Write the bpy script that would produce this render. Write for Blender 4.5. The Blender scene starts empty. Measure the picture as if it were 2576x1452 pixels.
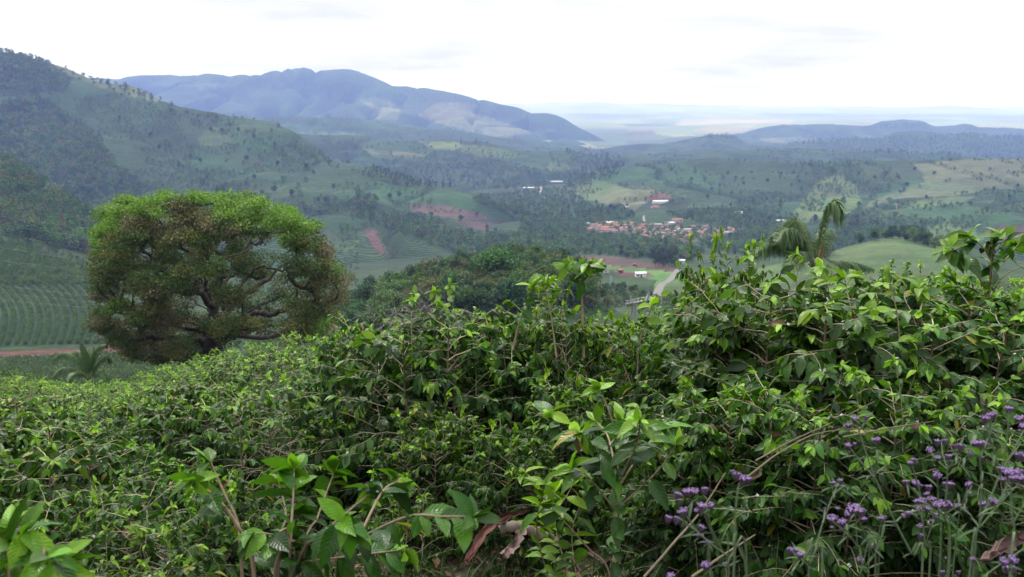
import bpy, math, random
import numpy as np
from mathutils import Vector
from mathutils.bvhtree import BVHTree

C = bpy.context.scene.collection
SC = bpy.context.scene
PI = math.pi

# ------------------------------------------------------------------ camera
PITCH = math.radians(10.7)
FPX = 2504.0                      # focal length in pixels of a 2576 x 1452 picture
cam_d = bpy.data.cameras.new('camera')
cam_d.lens = 35.0; cam_d.sensor_width = 36.0
cam_d.clip_start = 0.05; cam_d.clip_end = 60000
cam_d.dof.use_dof = True; cam_d.dof.focus_distance = 9.0; cam_d.dof.aperture_fstop = 7.0
cam = bpy.data.objects.new('camera', cam_d); C.objects.link(cam)
cam.location = (0, 0, 0); cam.rotation_euler = (PI / 2 - PITCH, 0, 0)
SC.camera = cam

# ------------------------------------------------------------------ sky, sun, exposure
SUN_EL, SUN_AZ = math.radians(58), math.radians(-25)      # azimuth from +Y towards +X
W = bpy.data.worlds.new('World'); SC.world = W; W.use_nodes = True
nt = W.node_tree; nt.nodes.clear()
def N(tree, t, **kw):
    n = tree.nodes.new(t)
    for k, v in kw.items(): setattr(n, k, v)
    return n
L = lambda t, a, b: t.links.new(a, b)
out = N(nt, 'ShaderNodeOutputWorld'); bg = N(nt, 'ShaderNodeBackground')
sky = N(nt, 'ShaderNodeTexSky', sky_type='NISHITA', sun_disc=False)
sky.sun_elevation = SUN_EL; sky.sun_rotation = SUN_AZ
tc = N(nt, 'ShaderNodeTexCoord'); sep = N(nt, 'ShaderNodeSeparateXYZ'); L(nt, tc.outputs['Generated'], sep.inputs[0])
def math_n(tree, op, a, b=None, c=None, clamp=False):
    n = N(tree, 'ShaderNodeMath', operation=op); n.use_clamp = clamp
    for i, x in enumerate((a, b, c)):
        if x is None: continue
        if isinstance(x, (int, float)): n.inputs[i].default_value = x
        else: L(tree, x, n.inputs[i])
    return n.outputs[0]
zz = math_n(nt, 'ADD', math_n(nt, 'MAXIMUM', sep.outputs[2], 0.0), 0.10)
cx = math_n(nt, 'DIVIDE', sep.outputs[0], zz); cy = math_n(nt, 'DIVIDE', sep.outputs[1], zz)
comb = N(nt, 'ShaderNodeCombineXYZ'); L(nt, cx, comb.inputs[0]); L(nt, cy, comb.inputs[1])
cn = N(nt, 'ShaderNodeTexNoise'); cn.inputs['Scale'].default_value = 0.42; cn.inputs['Detail'].default_value = 7; cn.inputs['Roughness'].default_value = 0.52
L(nt, comb.outputs[0], cn.inputs['Vector'])
cr = N(nt, 'ShaderNodeValToRGB')                              # thick grey cloud to thin bright cloud
cr.color_ramp.elements[0].position = 0.38; cr.color_ramp.elements[0].color = (7.0, 7.1, 7.6, 1)
cr.color_ramp.elements[1].position = 0.60; cr.color_ramp.elements[1].color = (10.8, 10.9, 11.1, 1)
L(nt, cn.outputs[0], cr.inputs[0])
mx = N(nt, 'ShaderNodeMix', data_type='RGBA'); mx.inputs[0].default_value = 0.92      # cloud cover over the clear sky
L(nt, sky.outputs[0], mx.inputs[6]); L(nt, cr.outputs[0], mx.inputs[7])
L(nt, mx.outputs[2], bg.inputs[0])
fr = N(nt, 'ShaderNodeMapRange', interpolation_type='SMOOTHSTEP'); L(nt, sep.outputs[1], fr.inputs[0])          # brighter cloud ahead; unseen sky behind the camera dimmed to cut fill light
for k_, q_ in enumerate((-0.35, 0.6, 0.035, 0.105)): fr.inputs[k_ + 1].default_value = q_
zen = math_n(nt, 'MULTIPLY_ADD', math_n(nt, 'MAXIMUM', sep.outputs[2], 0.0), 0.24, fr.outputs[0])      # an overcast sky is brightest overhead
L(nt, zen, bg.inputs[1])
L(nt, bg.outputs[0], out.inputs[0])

sun_d = bpy.data.lights.new('sun', 'SUN'); sun_d.energy = 2.8; sun_d.angle = math.radians(10); sun_d.color = (1.0, 0.96, 0.9)
sun = bpy.data.objects.new('sun', sun_d); C.objects.link(sun)
sd = Vector((math.cos(SUN_EL) * math.sin(SUN_AZ), math.cos(SUN_EL) * math.cos(SUN_AZ), math.sin(SUN_EL)))
sun.rotation_euler = (-sd).to_track_quat('-Z', 'Y').to_euler(); sun.location = (0, -20, 60)
vs = SC.view_settings; vs.view_transform = 'Standard'; vs.look = 'None'; vs.exposure = 0.0; vs.gamma = 1.0; vs.use_curve_mapping = False
cy_ = SC.cycles
cy_.max_bounces = 6; cy_.diffuse_bounces = 2; cy_.glossy_bounces = 2; cy_.transmission_bounces = 3; cy_.volume_bounces = 1
cy_.transparent_max_bounces = 4; cy_.use_denoising = True; cy_.caustics_reflective = False; cy_.caustics_refractive = False

# ------------------------------------------------------------------ pixels <-> world
def ray(u, v):
    u = np.asarray(u, float); v = np.asarray(v, float)
    x = (u - 1288) / FPX; y = (726 - v) / FPX
    c, s = math.cos(PITCH), math.sin(PITCH)
    return x, y * s + c, y * c - s
def P(u, v, Y):
    dx, dy, dz = ray(u, v)
    return np.stack([dx * Y / dy, np.zeros_like(dx) + Y, dz * Y / dy], -1)
def proj(p):
    c, s = math.cos(PITCH), math.sin(PITCH)
    f = p[..., 1] * c - p[..., 2] * s; up = p[..., 1] * s + p[..., 2] * c
    return 1288 + FPX * p[..., 0] / f, 726 - FPX * up / f
def inpoly(poly, u, v):
    poly = np.asarray(poly, float); ins = np.zeros(np.shape(u), bool); n = len(poly)
    for i in range(n):
        x1, y1 = poly[i]; x2, y2 = poly[(i + 1) % n]
        if y1 == y2: continue
        ins ^= ((y1 > v) != (y2 > v)) & (u < (x2 - x1) * (v - y1) / (y2 - y1) + x1)
    return ins

# ------------------------------------------------------------------ noise
def _hash(ix, iy, seed):
    h = (ix.astype(np.int64) * 374761393 + iy.astype(np.int64) * 668265263 + seed * 974711) & 0x7fffffff
    h = ((h ^ (h >> 13)) * 1274126177) & 0x7fffffff
    return ((h ^ (h >> 16)) & 0xffff) / 65535.0
def vnoise(x, y, seed=0):
    ix = np.floor(x); iy = np.floor(y); fx = x - ix; fy = y - iy
    fx = fx * fx * (3 - 2 * fx); fy = fy * fy * (3 - 2 * fy)
    a = _hash(ix, iy, seed); b = _hash(ix + 1, iy, seed); c = _hash(ix, iy + 1, seed); d = _hash(ix + 1, iy + 1, seed)
    return (a + (b - a) * fx) * (1 - fy) + (c + (d - c) * fx) * fy
def fbm(x, y, seed=0, octv=4):
    r = 0; a = 0.5
    for o in range(octv):
        r = r + a * vnoise(x, y, seed + o * 17); x = x * 2.03 + 11.3; y = y * 2.03 + 5.7; a *= 0.5
    return r

# ------------------------------------------------------------------ mesh helpers
class MB:
    def __init__(self): self.V = []; self.F = {3: [], 4: []}; self.T = []; self.UV = []; self.n = 0
    def add(self, V, F, tint=(1, 1, 1), uv=None):
        V = np.asarray(V, float).reshape(-1, 3); k = len(V)
        for f in ([F] if isinstance(F, np.ndarray) else F):
            f = np.asarray(f, int)
            if f.size: self.F[f.shape[1]].append(f + self.n)
        t = np.asarray(tint, float)
        self.T.append(np.broadcast_to(t, (k, 3)))
        self.UV.append(np.zeros((k, 2)) if uv is None else uv)
        self.V.append(V); self.n += k
    def mesh(self, name, mats, smooth=True):
        V = np.concatenate(self.V); T = np.concatenate(self.T); UV = np.concatenate(self.UV)
        me = bpy.data.meshes.new(name)
        me.vertices.add(len(V)); me.vertices.foreach_set('co', V.astype(np.float32).ravel())
        q = np.concatenate(self.F[4]) if self.F[4] else np.zeros((0, 4), int)
        t = np.concatenate(self.F[3]) if self.F[3] else np.zeros((0, 3), int)
        idx = np.concatenate([q.ravel(), t.ravel()]); nf = len(q) + len(t)
        st = np.concatenate([np.arange(len(q)) * 4, len(q) * 4 + np.arange(len(t)) * 3])
        me.loops.add(len(idx)); me.loops.foreach_set('vertex_index', idx.astype(np.int32))
        me.polygons.add(nf); me.polygons.foreach_set('loop_start', st.astype(np.int32))
        me.update(calc_edges=True)
        if smooth: me.polygons.foreach_set('use_smooth', np.ones(nf, bool))
        a = me.attributes.new('tint', 'FLOAT_COLOR', 'POINT')
        a.data.foreach_set('color', np.concatenate([T, np.ones((len(T), 1))], 1).astype(np.float32).ravel())
        b = me.attributes.new('luv', 'FLOAT2', 'POINT'); b.data.foreach_set('vector', UV.astype(np.float32).ravel())
        for m in (mats if isinstance(mats, (list, tuple)) else [mats]): me.materials.append(m)
        return me
def link(name, data, parent=None, loc=None):
    o = bpy.data.objects.new(name, data); C.objects.link(o)
    if parent is not None: o.parent = parent
    if loc is not None: o.location = loc
    return o
def tag(o, label=None, cat=None, group=None, kind=None):
    if label: o['label'] = label
    if cat: o['category'] = cat
    if group: o['group'] = group
    if kind: o['kind'] = kind
    return o
def thing(name, label, cat, loc=(0, 0, 0), rz=0, group=None):
    o = link(name, None, None, loc); o.rotation_euler = (0, 0, rz)
    return tag(o, label, cat, group)
def dup(root, loc, rz=0, sc=1.0, label=None, group=None, tilt=(0, 0)):
    r = root.copy(); C.objects.link(r); r.location = loc; r.rotation_euler = (tilt[0], tilt[1], rz); r.scale = (sc, sc, sc) if np.isscalar(sc) else sc
    if label: r['label'] = label
    if group: r['group'] = group
    for ch in root.children:
        c = ch.copy(); C.objects.link(c); c.parent = r
    return r
def nrm(a): return a / np.maximum(np.linalg.norm(a, axis=-1, keepdims=True), 1e-9)
def tube(mb, pts, rad, sides=6, tint=(1, 1, 1), cap=True):
    pts = np.asarray(pts, float); n = len(pts); rad = np.broadcast_to(rad, (n,))
    d = nrm(np.gradient(pts, axis=0)); ref = np.array([0.0, 0, 1]) if abs(d[0, 2]) < 0.9 else np.array([1.0, 0, 0])
    a = nrm(np.cross(d, ref)); b = np.cross(d, a)
    ang = np.arange(sides) * 2 * PI / sides
    V = pts[:, None] + rad[:, None, None] * (np.cos(ang)[None, :, None] * a[:, None] + np.sin(ang)[None, :, None] * b[:, None])
    i = np.arange(n - 1)[:, None] * sides; j = np.arange(sides)[None]; j2 = (j + 1) % sides
    F = np.stack([i + j, i + j2, i + sides + j2, i + sides + j], -1).reshape(-1, 4)
    V = V.reshape(-1, 3)
    if cap and sides == 4: F = np.concatenate([F, [[0, 1, 2, 3]], [[(n - 1) * 4 + 3, (n - 1) * 4 + 2, (n - 1) * 4 + 1, (n - 1) * 4]]])
    mb.add(V, F, tint)
BOXF = np.array([[0, 3, 2, 1], [4, 5, 6, 7], [0, 1, 5, 4], [1, 2, 6, 5], [2, 3, 7, 6], [3, 0, 4, 7]])
def box(mb, c, s, tint=(1, 1, 1)):
    x, y, z = np.asarray(s, float) / 2
    V = np.array([[-x, -y, -z], [x, -y, -z], [x, y, -z], [-x, y, -z], [-x, -y, z], [x, -y, z], [x, y, z], [-x, y, z]]) + np.asarray(c)
    mb.add(V, BOXF, tint)
def spline(pts, n):
    pts = np.asarray(pts, float)
    if len(pts) == 2: return pts[0] + (pts[1] - pts[0]) * np.linspace(0, 1, n)[:, None]
    p = np.concatenate([[2 * pts[0] - pts[1]], pts, [2 * pts[-1] - pts[-2]]]); m = len(pts) - 1
    t = np.linspace(0, m, n); i = np.minimum(t.astype(int), m - 1); f = (t - i)[:, None]
    a, b, c, d = p[i], p[i + 1], p[i + 2], p[i + 3]
    return 0.5 * (2 * b + (c - a) * f + (2 * a - 5 * b + 4 * c - d) * f ** 2 + (3 * b - 3 * c + d - a) * f ** 3)

# ------------------------------------------------------------------ materials
def new_mat(name):
    m = bpy.data.materials.new(name); m.use_nodes = True; t = m.node_tree; t.nodes.clear()
    return m, t, N(t, 'ShaderNodeOutputMaterial')
def attr(t, name, o='Color'): return N(t, 'ShaderNodeAttribute', attribute_name=name).outputs[o]
def mixc(t, blend, f, a, b):
    n = N(t, 'ShaderNodeMix', data_type='RGBA', blend_type=blend)
    for i, x in ((0, f), (6, a), (7, b)):
        if isinstance(x, (int, float)): n.inputs[i].default_value = x
        elif isinstance(x, tuple): n.inputs[i].default_value = (*x, 1)
        else: L(t, x, n.inputs[i])
    return n.outputs[2]
def noise(t, scale, detail=3, vec=None, rough=0.5):
    n = N(t, 'ShaderNodeTexNoise'); n.inputs['Scale'].default_value = scale; n.inputs['Detail'].default_value = detail; n.inputs['Roughness'].default_value = rough
    if vec is not None: L(t, vec, n.inputs['Vector'])
    return n.outputs[0]
def ramp(t, x, a, b, lo=0.0, hi=1.0):
    n = N(t, 'ShaderNodeMapRange'); L(t, x, n.inputs[0])
    for i, q in enumerate((a, b, lo, hi)): n.inputs[i + 1].default_value = q
    return n.outputs[0]
def bump(t, h, strength, dist):
    b = N(t, 'ShaderNodeBump'); b.inputs['Strength'].default_value = strength; b.inputs['Distance'].default_value = dist
    L(t, h, b.inputs['Height']); return b.outputs[0]

def leaf_material(name, gloss=0.36, transl=0.28, veins=True, spots=True, vary=0.0, spec=0.3):
    m, t, o = new_mat(name)
    col = attr(t, 'tint'); bs = N(t, 'ShaderNodeBsdfPrincipled'); bs.inputs['Roughness'].default_value = gloss
    if vary:
        r = N(t, 'ShaderNodeObjectInfo').outputs['Random']
        h = N(t, 'ShaderNodeHueSaturation'); L(t, ramp(t, r, 0, 1, 0.5 - 0.03 * vary, 0.5 + 0.02 * vary), h.inputs['Hue'])
        r2 = math_n(t, 'FRACT', math_n(t, 'MULTIPLY', r, 17.31)); L(t, ramp(t, r2, 0, 1, 1 - 0.3 * vary, 1 + 0.35 * vary), h.inputs['Value'])
        r3 = math_n(t, 'FRACT', math_n(t, 'MULTIPLY', r, 7.77)); L(t, ramp(t, r3, 0, 1, 1 - 0.16 * vary, 1 + 0.12 * vary), h.inputs['Saturation'])
        L(t, col, h.inputs['Color']); col = h.outputs[0]
    base = col
    if spots:
        gp = N(t, 'ShaderNodeNewGeometry').outputs['Position']
        base = mixc(t, 'MULTIPLY', 1.0, base, mixc(t, 'MIX', ramp(t, noise(t, 60, 2, gp), 0.3, 0.7), (0.78, 0.8, 0.8), (1.15, 1.12, 1.0)))
        base = mixc(t, 'MIX', ramp(t, noise(t, 24, 4, gp, .7), 0.67, 0.74), base, (.09, .075, .02))          # blotches of leaf rust
    back = N(t, 'ShaderNodeNewGeometry').outputs['Backfacing']
    base = mixc(t, 'MIX', math_n(t, 'MULTIPLY', back, 0.35), base, mixc(t, 'MULTIPLY', 1.0, base, (1.5, 1.35, 1.7)))
    if veins:
        s = N(t, 'ShaderNodeSeparateXYZ'); L(t, attr(t, 'luv', 'Vector'), s.inputs[0])
        across = math_n(t, 'ABSOLUTE', math_n(t, 'SUBTRACT', s.outputs[1], 0.5))
        ph = math_n(t, 'SUBTRACT', math_n(t, 'MULTIPLY', s.outputs[0], 9.0), math_n(t, 'MULTIPLY', across, 4.0))
        wv = math_n(t, 'SINE', math_n(t, 'MULTIPLY', ph, 2 * PI))
        mid = ramp(t, across, 0.0, 0.05, 1.0, 0.0)
        hgt = math_n(t, 'SUBTRACT', wv, math_n(t, 'MULTIPLY', mid, 2.0))
        nb = bump(t, hgt, 0.30, 0.0013); L(t, nb, bs.inputs['Normal'])
        base = mixc(t, 'MIX', math_n(t, 'MULTIPLY', mid, 0.25), base, mixc(t, 'ADD', 1.0, base, (0.05, 0.07, 0.02)))
    L(t, base, bs.inputs['Base Color']); bs.inputs['Specular IOR Level'].default_value = spec
    tr = N(t, 'ShaderNodeBsdfTranslucent'); L(t, mixc(t, 'MULTIPLY', 1.0, col, (1.6, 1.95, 0.7)), tr.inputs[0])
    ms = N(t, 'ShaderNodeMixShader'); ms.inputs[0].default_value = transl
    L(t, bs.outputs[0], ms.inputs[1]); L(t, tr.outputs[0], ms.inputs[2]); L(t, ms.outputs[0], o.inputs[0])
    return m
def simple(name, col=None, rough=0.8, nscale=None, namp=0.3, metallic=0.0, bstr=0.0, bdist=0.01, spec=0.3):
    m, t, o = new_mat(name); bs = N(t, 'ShaderNodeBsdfPrincipled'); bs.inputs['Roughness'].default_value = rough
    bs.inputs['Metallic'].default_value = metallic; bs.inputs['Specular IOR Level'].default_value = spec
    base = attr(t, 'tint')
    if col is not None: base = mixc(t, 'MULTIPLY', 1.0, base, col)
    if nscale:
        ob = N(t, 'ShaderNodeTexCoord').outputs['Object']; nz = noise(t, nscale, 5, ob, 0.6)
        base = mixc(t, 'MULTIPLY', 1.0, base, mixc(t, 'MIX', ramp(t, nz, 0.3, 0.7), (1 - namp,) * 3, (1 + namp,) * 3))
        if bstr: L(t, bump(t, nz, bstr, bdist), bs.inputs['Normal'])
    L(t, base, bs.inputs['Base Color']); L(t, bs.outputs[0], o.inputs[0])
    return m
M_LEAF = leaf_material('coffee_leaf', 0.30, 0.2, True, True, 0.35, 0.22)
M_LEAF2 = leaf_material('coffee_leaf_far', 0.42, 0.22, False, False, 0.5, 0.18)
M_TREE = leaf_material('tree_leaf', 0.55, 0.22, False, False, 0.0)
M_TREEV = leaf_material('woodland_leaf', 0.6, 0.18, False, False, 1.0)
M_PALM = leaf_material('palm_leaf', 0.4, 0.22, False, False, 0.0)
M_TWIG = simple('twig_bark', None, 0.85, 40, 0.3)
M_BARK = simple('tree_bark', None, 0.9, 3, 0.35, bstr=0.5, bdist=0.05)
M_FLOWER = simple('petal', None, 0.6)
M_PLAIN = simple('painted_surface', None, 0.75, 0.8, 0.12)
M_ROOF = simple('roof_tiles', None, 0.8, 1.5, 0.2)
M_STEEL = simple('galvanised_steel', None, 0.5, 2, 0.15, metallic=0.6)
M_ROAD = simple('road_surface', None, 0.9, 0.3, 0.12)

def terrain_material():
    m, t, o = new_mat('land_cover'); bs = N(t, 'ShaderNodeBsdfPrincipled'); bs.inputs['Roughness'].default_value = 0.9; bs.inputs['Specular IOR Level'].default_value = 0.15
    pos = N(t, 'ShaderNodeNewGeometry').outputs['Position']; sp = N(t, 'ShaderNodeSeparateXYZ'); L(t, pos, sp.inputs[0])
    col = attr(t, 'tint'); row = N(t, 'ShaderNodeSeparateXYZ'); L(t, attr(t, 'luv', 'Vector'), row.inputs[0])
    n1 = noise(t, 0.035, 5, pos, 0.6); n2 = noise(t, 0.22, 4, pos, 0.65)
    c = mixc(t, 'MULTIPLY', 1.0, col, mixc(t, 'MIX', ramp(t, n1, 0.3, 0.7), (0.68, 0.72, 0.75), (1.3, 1.25, 1.2)))
    c = mixc(t, 'MULTIPLY', 1.0, c, mixc(t, 'MIX', ramp(t, n2, 0.3, 0.7), (0.7, 0.72, 0.7), (1.3, 1.27, 1.3)))
    zz = math_n(t, 'ADD', sp.outputs[2], math_n(t, 'MULTIPLY', noise(t, 0.02, 2, pos), 6.0))
    st = math_n(t, 'SINE', math_n(t, 'MULTIPLY', zz, 2 * PI / 1.5))          # rows planted along the contours
    stw = math_n(t, 'MULTIPLY', ramp(t, st, -0.5, 0.6), row.outputs[0])
    c = mixc(t, 'MIX', stw, c, mixc(t, 'MULTIPLY', 1.0, c, (0.42, 0.48, 0.42)))
    L(t, c, bs.inputs['Base Color'])
    h = math_n(t, 'ADD', math_n(t, 'MULTIPLY', n2, math_n(t, 'ADD', row.outputs[1], 0.15)), math_n(t, 'MULTIPLY', stw, 0.35))
    L(t, bump(t, h, 0.9, 4.0), bs.inputs['Normal']); L(t, bs.outputs[0], o.inputs[0])
    return m
M_LAND = terrain_material()

# ------------------------------------------------------------------ land cover: colour, strength of planted rows, roughness of canopy
COV = {'coffee': ((.031, .066, .023), 1.0, .5), 'forest': ((.024, .050, .018), 0, 1.0), 'scrub': ((.034, .058, .022), 0, .9),
       'pasture': ((.070, .104, .034), 0, .3), 'pale': ((.082, .098, .046), 0, .35), 'soil': ((.080, .048, .042), .4, .1),
       'dark_soil': ((.072, .040, .034), .2, .1), 'crop': ((.062, .098, .034), 0, .15), 'dirt': ((.20, .125, .09), 0, .2),
       'red': ((.092, .050, .040), 0, .5), 'town': ((.085, .078, .06), 0, .3), 'lawn': ((.068, .128, .036), 0, .1),
       'plain_a': ((.13, .16, .06), 0, .2), 'plain_b': ((.06, .09, .04), 0, .5), 'plain_c': ((.22, .2, .10), 0, .2)}
def crease(X, Y, wl):
    wx = X / wl + .5 * fbm(X / wl * 1.3, Y / wl * 1.3, 301, 3); wy = Y / (wl * 2.0) + .5 * fbm(X / wl * 1.3 + 4, Y / wl * 1.3, 302, 3)
    return np.minimum(np.abs(fbm(wx, wy, 303, 3) - .44) * 2, np.abs(fbm(wx * 1.9 + 3, wy * 1.9, 304, 3) - .44) * 2.4 + .02)
SHEETS = []; SHEET_V = []; SHEET_F = []
def sheet(name, rows, s0, s1, ns, sub, cover, patches=(), rough=(0, 1), back=None, kind='structure', seed=1, jitter=5, far=1.0, gully=0.0):
    """a piece of land from rows of (u, v, distance); each row runs across the land, rows run from near to far"""
    s = np.linspace(s0, s1, ns); KY = []; KZ = []
    for r in rows:
        r = np.asarray(r, float); dx, dy, dz = ray(r[:, 0], r[:, 1]); ss = dx / dy; o = np.argsort(ss)
        y = np.interp(s, ss[o], r[o, 2]); k = np.interp(s, ss[o], (dz / dy)[o])
        w = max(3, ns // 45) | 1; ker = np.hanning(w + 2)[1:-1]; ker /= ker.sum()
        sm = lambda a: np.convolve(np.pad(a, w // 2, mode='edge'), ker, 'valid')
        y = sm(y); k = sm(k); KY.append(y); KZ.append(k * y)
    if back:
        KY.append(KY[-1] * back[0]); KZ.append(KZ[-1] - back[1])
    KY.insert(0, KY[0] * .985); KZ.insert(0, KZ[0] - 45)                      # the foot of the land goes on below what stands before it
    KY = np.array(KY) * far; KZ = np.array(KZ) * far; m = len(KY) - 1
    pts = np.stack([KY, KZ], -1).reshape(m + 1, -1); tot = sub * m + 1
    g = spline(pts, tot).reshape(tot, ns, 2); Y = g[..., 0]; Z = g[..., 1]; X = s[None] * Y
    amp, wl = rough
    if amp:
        nzv = fbm(X / wl + 7.1, Y / wl + 3.3, seed, 5) - 0.47
        rid = 1 - np.abs(2 * fbm(X / (wl * 1.7) + 1.7, Y / (wl * 1.7), seed + 5, 3) - 0.9)
        Z = Z + amp * (1.3 * nzv + 0.55 * (rid - 0.8))
    G = None
    if gully:
        G = crease(X, Y, wl); q_ = np.arange(tot)[:, None] / sub; top_ = m - (1 if back else 0)
        Z = Z + gully * (1.25 * G / (G + .16) - .85) * (.12 + .88 * np.clip((top_ - q_) / .8, 0, 1)) * np.clip(q_ / 1.2, 0, 1)
    V = np.stack([X, Y, Z], -1).reshape(-1, 3)
    i = np.arange(tot - 1)[:, None] * ns; j = np.arange(ns - 1)[None]
    F = np.stack([i + j, i + j + 1, i + ns + j + 1, i + ns + j], -1).reshape(-1, 4)
    u, v = proj(V)
    ju = u + jitter * 3 * (fbm(V[:, 0] / (wl * .3 + 1), V[:, 1] / (wl * .3 + 1), 91, 3) - .45); jv = v + jitter * (fbm(V[:, 0] / (wl * .3 + 1) + 40, V[:, 1] / (wl * .3 + 1), 55, 3) - .45)
    c0, r0, q0 = COV[cover]; T = np.tile(np.array(c0), (len(V), 1)); R = np.full(len(V), float(r0)); Q = np.full(len(V), float(q0))
    if G is not None:
        k = (G < .075 + .05 * fbm(X / 60, Y / 60, 8, 3)).ravel(); c, r, q = COV['forest']; T[k] = c; R[k] = r; Q[k] = q
    for cv, poly in patches:
        k = inpoly(poly, ju, jv); c, r, q = COV[cv]; T[k] = c; R[k] = r; Q[k] = q
    cw = 26 + wl * .35; wx = V[:, 0] / cw + 1.2 * fbm(V[:, 0] / cw * .6, V[:, 1] / cw * .6, 71, 3); wy = V[:, 1] / cw * .6 + 1.2 * fbm(V[:, 0] / cw * .6 + 9, V[:, 1] / cw * .6, 72, 3)
    plot = _hash(np.floor(wx), np.floor(wy), 12); plot2 = _hash(np.floor(wx), np.floor(wy), 13)                     # fields of different age
    T = T * (0.72 + 0.56 * plot)[:, None] * (1 + (plot2 - .5)[:, None] * np.array([.35, .05, .15])); R = R * (0.35 + .65 * (plot2 > .3))
    T = T * (0.8 + 0.4 * fbm(V[:, 0] / (wl * .5 + 1), V[:, 1] / (wl * .5 + 1), 23, 3))[:, None]
    mb = MB(); mb.add(V, F, T, np.stack([R, Q], -1)); ob = link(name, mb.mesh(name, M_LAND)); tag(ob, kind=kind)
    off = sum(len(x) for x in SHEET_V); SHEET_V.append(V); SHEET_F.append(F + off); SHEETS.append(ob)
    return ob
S = lambda u: (u - 1288) / FPX

sheet('plain', [[(-400, 400, 5600), (1400, 385, 5600), (1700, 372, 5600), (3000, 380, 5600)],
                [(-400, 350, 7600), (3000, 350, 7600)], [(-400, 322, 11000), (3000, 322, 11000)],
                [(-400, 298, 16000), (1500, 297, 16000), (3000, 300, 16000)], [(-400, 283, 21000), (1400, 280, 21000), (2000, 284, 21000), (3000, 288, 21000)],
                [(-400, 268, 25500), (1350, 262, 25500), (1500, 256, 25500), (1640, 263, 25500), (2000, 268, 25500), (3000, 272, 25500)]],
      S(-500), S(3100), 420, 26, 'plain_a',
      [('plain_b', [(1400, 330), (1560, 325), (1700, 345), (1860, 340), (1800, 360), (1500, 370)]), ('plain_c', [(1720, 300), (2000, 302), (1980, 312), (1700, 312)]),
       ('plain_c', [(1780, 318), (1900, 316), (1880, 330), (1740, 332)]), ('soil', [(1590, 330), (1640, 328), (1650, 338), (1570, 340)]),
       ('plain_b', [(1900, 285), (2500, 288), (2576, 296), (1950, 296)]), ('plain_b', [(1420, 285), (1700, 287), (1650, 295), (1450, 296)]), ('plain_b', [(1560, 310), (1700, 308), (1690, 316), (1580, 318)])],
      (110, 1500), seed=3, far=1.1)
sheet('mountain_range', [[(-100, 430, 4400), (600, 420, 4300), (1200, 400, 4300), (1700, 400, 4600)],
                         [(-100, 330, 5000), (400, 310, 5000), (700, 300, 5000), (950, 310, 4900), (1200, 340, 4800), (1450, 370, 4900), (1700, 395, 5000)],
                         [(-100, 255, 5700), (400, 235, 5700), (560, 228, 5700), (750, 222, 5700), (950, 250, 5600), (1100, 275, 5500), (1250, 300, 5400), (1450, 345, 5400), (1700, 395, 5400)],
                         [(-100, 215, 6200), (330, 197, 6200), (480, 199, 6200), (560, 192, 6200), (670, 187, 6200), (700, 180, 6200), (735, 174, 6200), (768, 177, 6200), (785, 186, 6200), (860, 181, 6200), (905, 192, 6200), (960, 209, 6200), (1000, 219, 6100),
                          (1060, 219, 6100), (1120, 236, 6000), (1180, 253, 6000), (1250, 268, 5900), (1320, 283, 5900), (1400, 300, 5800), (1450, 325, 5800), (1520, 355, 5700), (1600, 385, 5700)]],
      S(-100), S(1600), 460, 26, 'forest',
      [('pale', [(905, 250), (960, 243), (1010, 270), (1000, 302), (920, 300), (950, 285)]), ('pale', [(1050, 290), (1105, 255), (1205, 262), (1190, 285), (1280, 300), (1340, 335), (1240, 345), (1120, 315)]),
       ('pale', [(495, 215), (555, 207), (575, 213), (545, 222), (500, 228)]), ('coffee', [(400, 250), (700, 240), (900, 290), (950, 310), (600, 310)]), ('coffee', [(1180, 280), (1250, 282), (1440, 330), (1400, 350), (1300, 320)])], (70, 620), (1.2, 500), seed=11, far=1.35, gully=170)
sheet('far_ridge', [[(1700, 400, 5000), (2200, 385, 5000), (2900, 390, 5000)], [(1700, 372, 5600), (1900, 350, 5700), (2200, 350, 5700), (2900, 355, 5700)],
                    [(1700, 385, 6000), (1820, 352, 6200), (1880, 330, 6400), (1950, 317, 6500), (2050, 315, 6500), (2120, 321, 6500), (2185, 320, 6500), (2215, 307, 6500), (2270, 304, 6500), (2320, 307, 6500), (2350, 320, 6500), (2405, 319, 6500), (2430, 313, 6500), (2460, 325, 6500), (2576, 328, 6500), (2900, 330, 6500)]],
      S(1700), S(2900), 240, 20, 'coffee', [('forest', [(2200, 300), (2600, 300), (2600, 360), (2300, 350)]), ('pale', [(1890, 348), (2000, 345), (2100, 352), (1950, 360)])], (46, 260), (1.15, 250), seed=21, far=1.25, gully=30)
sheet('back_hills', [[(400, 460, 3300), (1000, 430, 3300), (1500, 430, 3500), (2000, 420, 3500), (2900, 430, 3500)],
                     [(400, 345, 3800), (900, 350, 3800), (1150, 372, 3800), (1400, 385, 3900), (1700, 372, 4000), (2000, 385, 4000), (2900, 385, 4000)],
                     [(400, 300, 4300), (600, 293, 4300), (740, 295, 4300), (860, 300, 4300), (1000, 318, 4300), (1150, 335, 4300), (1300, 350, 4300), (1420, 366, 4300), (1500, 385, 4300), (1600, 380, 4500), (1690, 368, 4500), (1740, 352, 4500), (1785, 338, 4500), (1835, 341, 4500),
                      (1885, 366, 4500), (1960, 370, 4500), (2060, 352, 4600), (2150, 345, 4600), (2200, 350, 4600), (2250, 333, 4600), (2330, 330, 4600), (2380, 344, 4600), (2430, 336, 4600), (2500, 346, 4600), (2576, 344, 4600), (2900, 345, 4600)]],
      S(400), S(2900), 420, 20, 'coffee', [('forest', [(2050, 350), (2600, 330), (2600, 400), (2150, 390)]), ('pasture', [(700, 330), (900, 335), (880, 350), (690, 345)]), 
      ('forest', [(1780, 330), (1850, 330), (1870, 352), (1760, 345)])], (34, 380), (1.15, 220), seed=31, far=1.2, gully=40)
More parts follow.
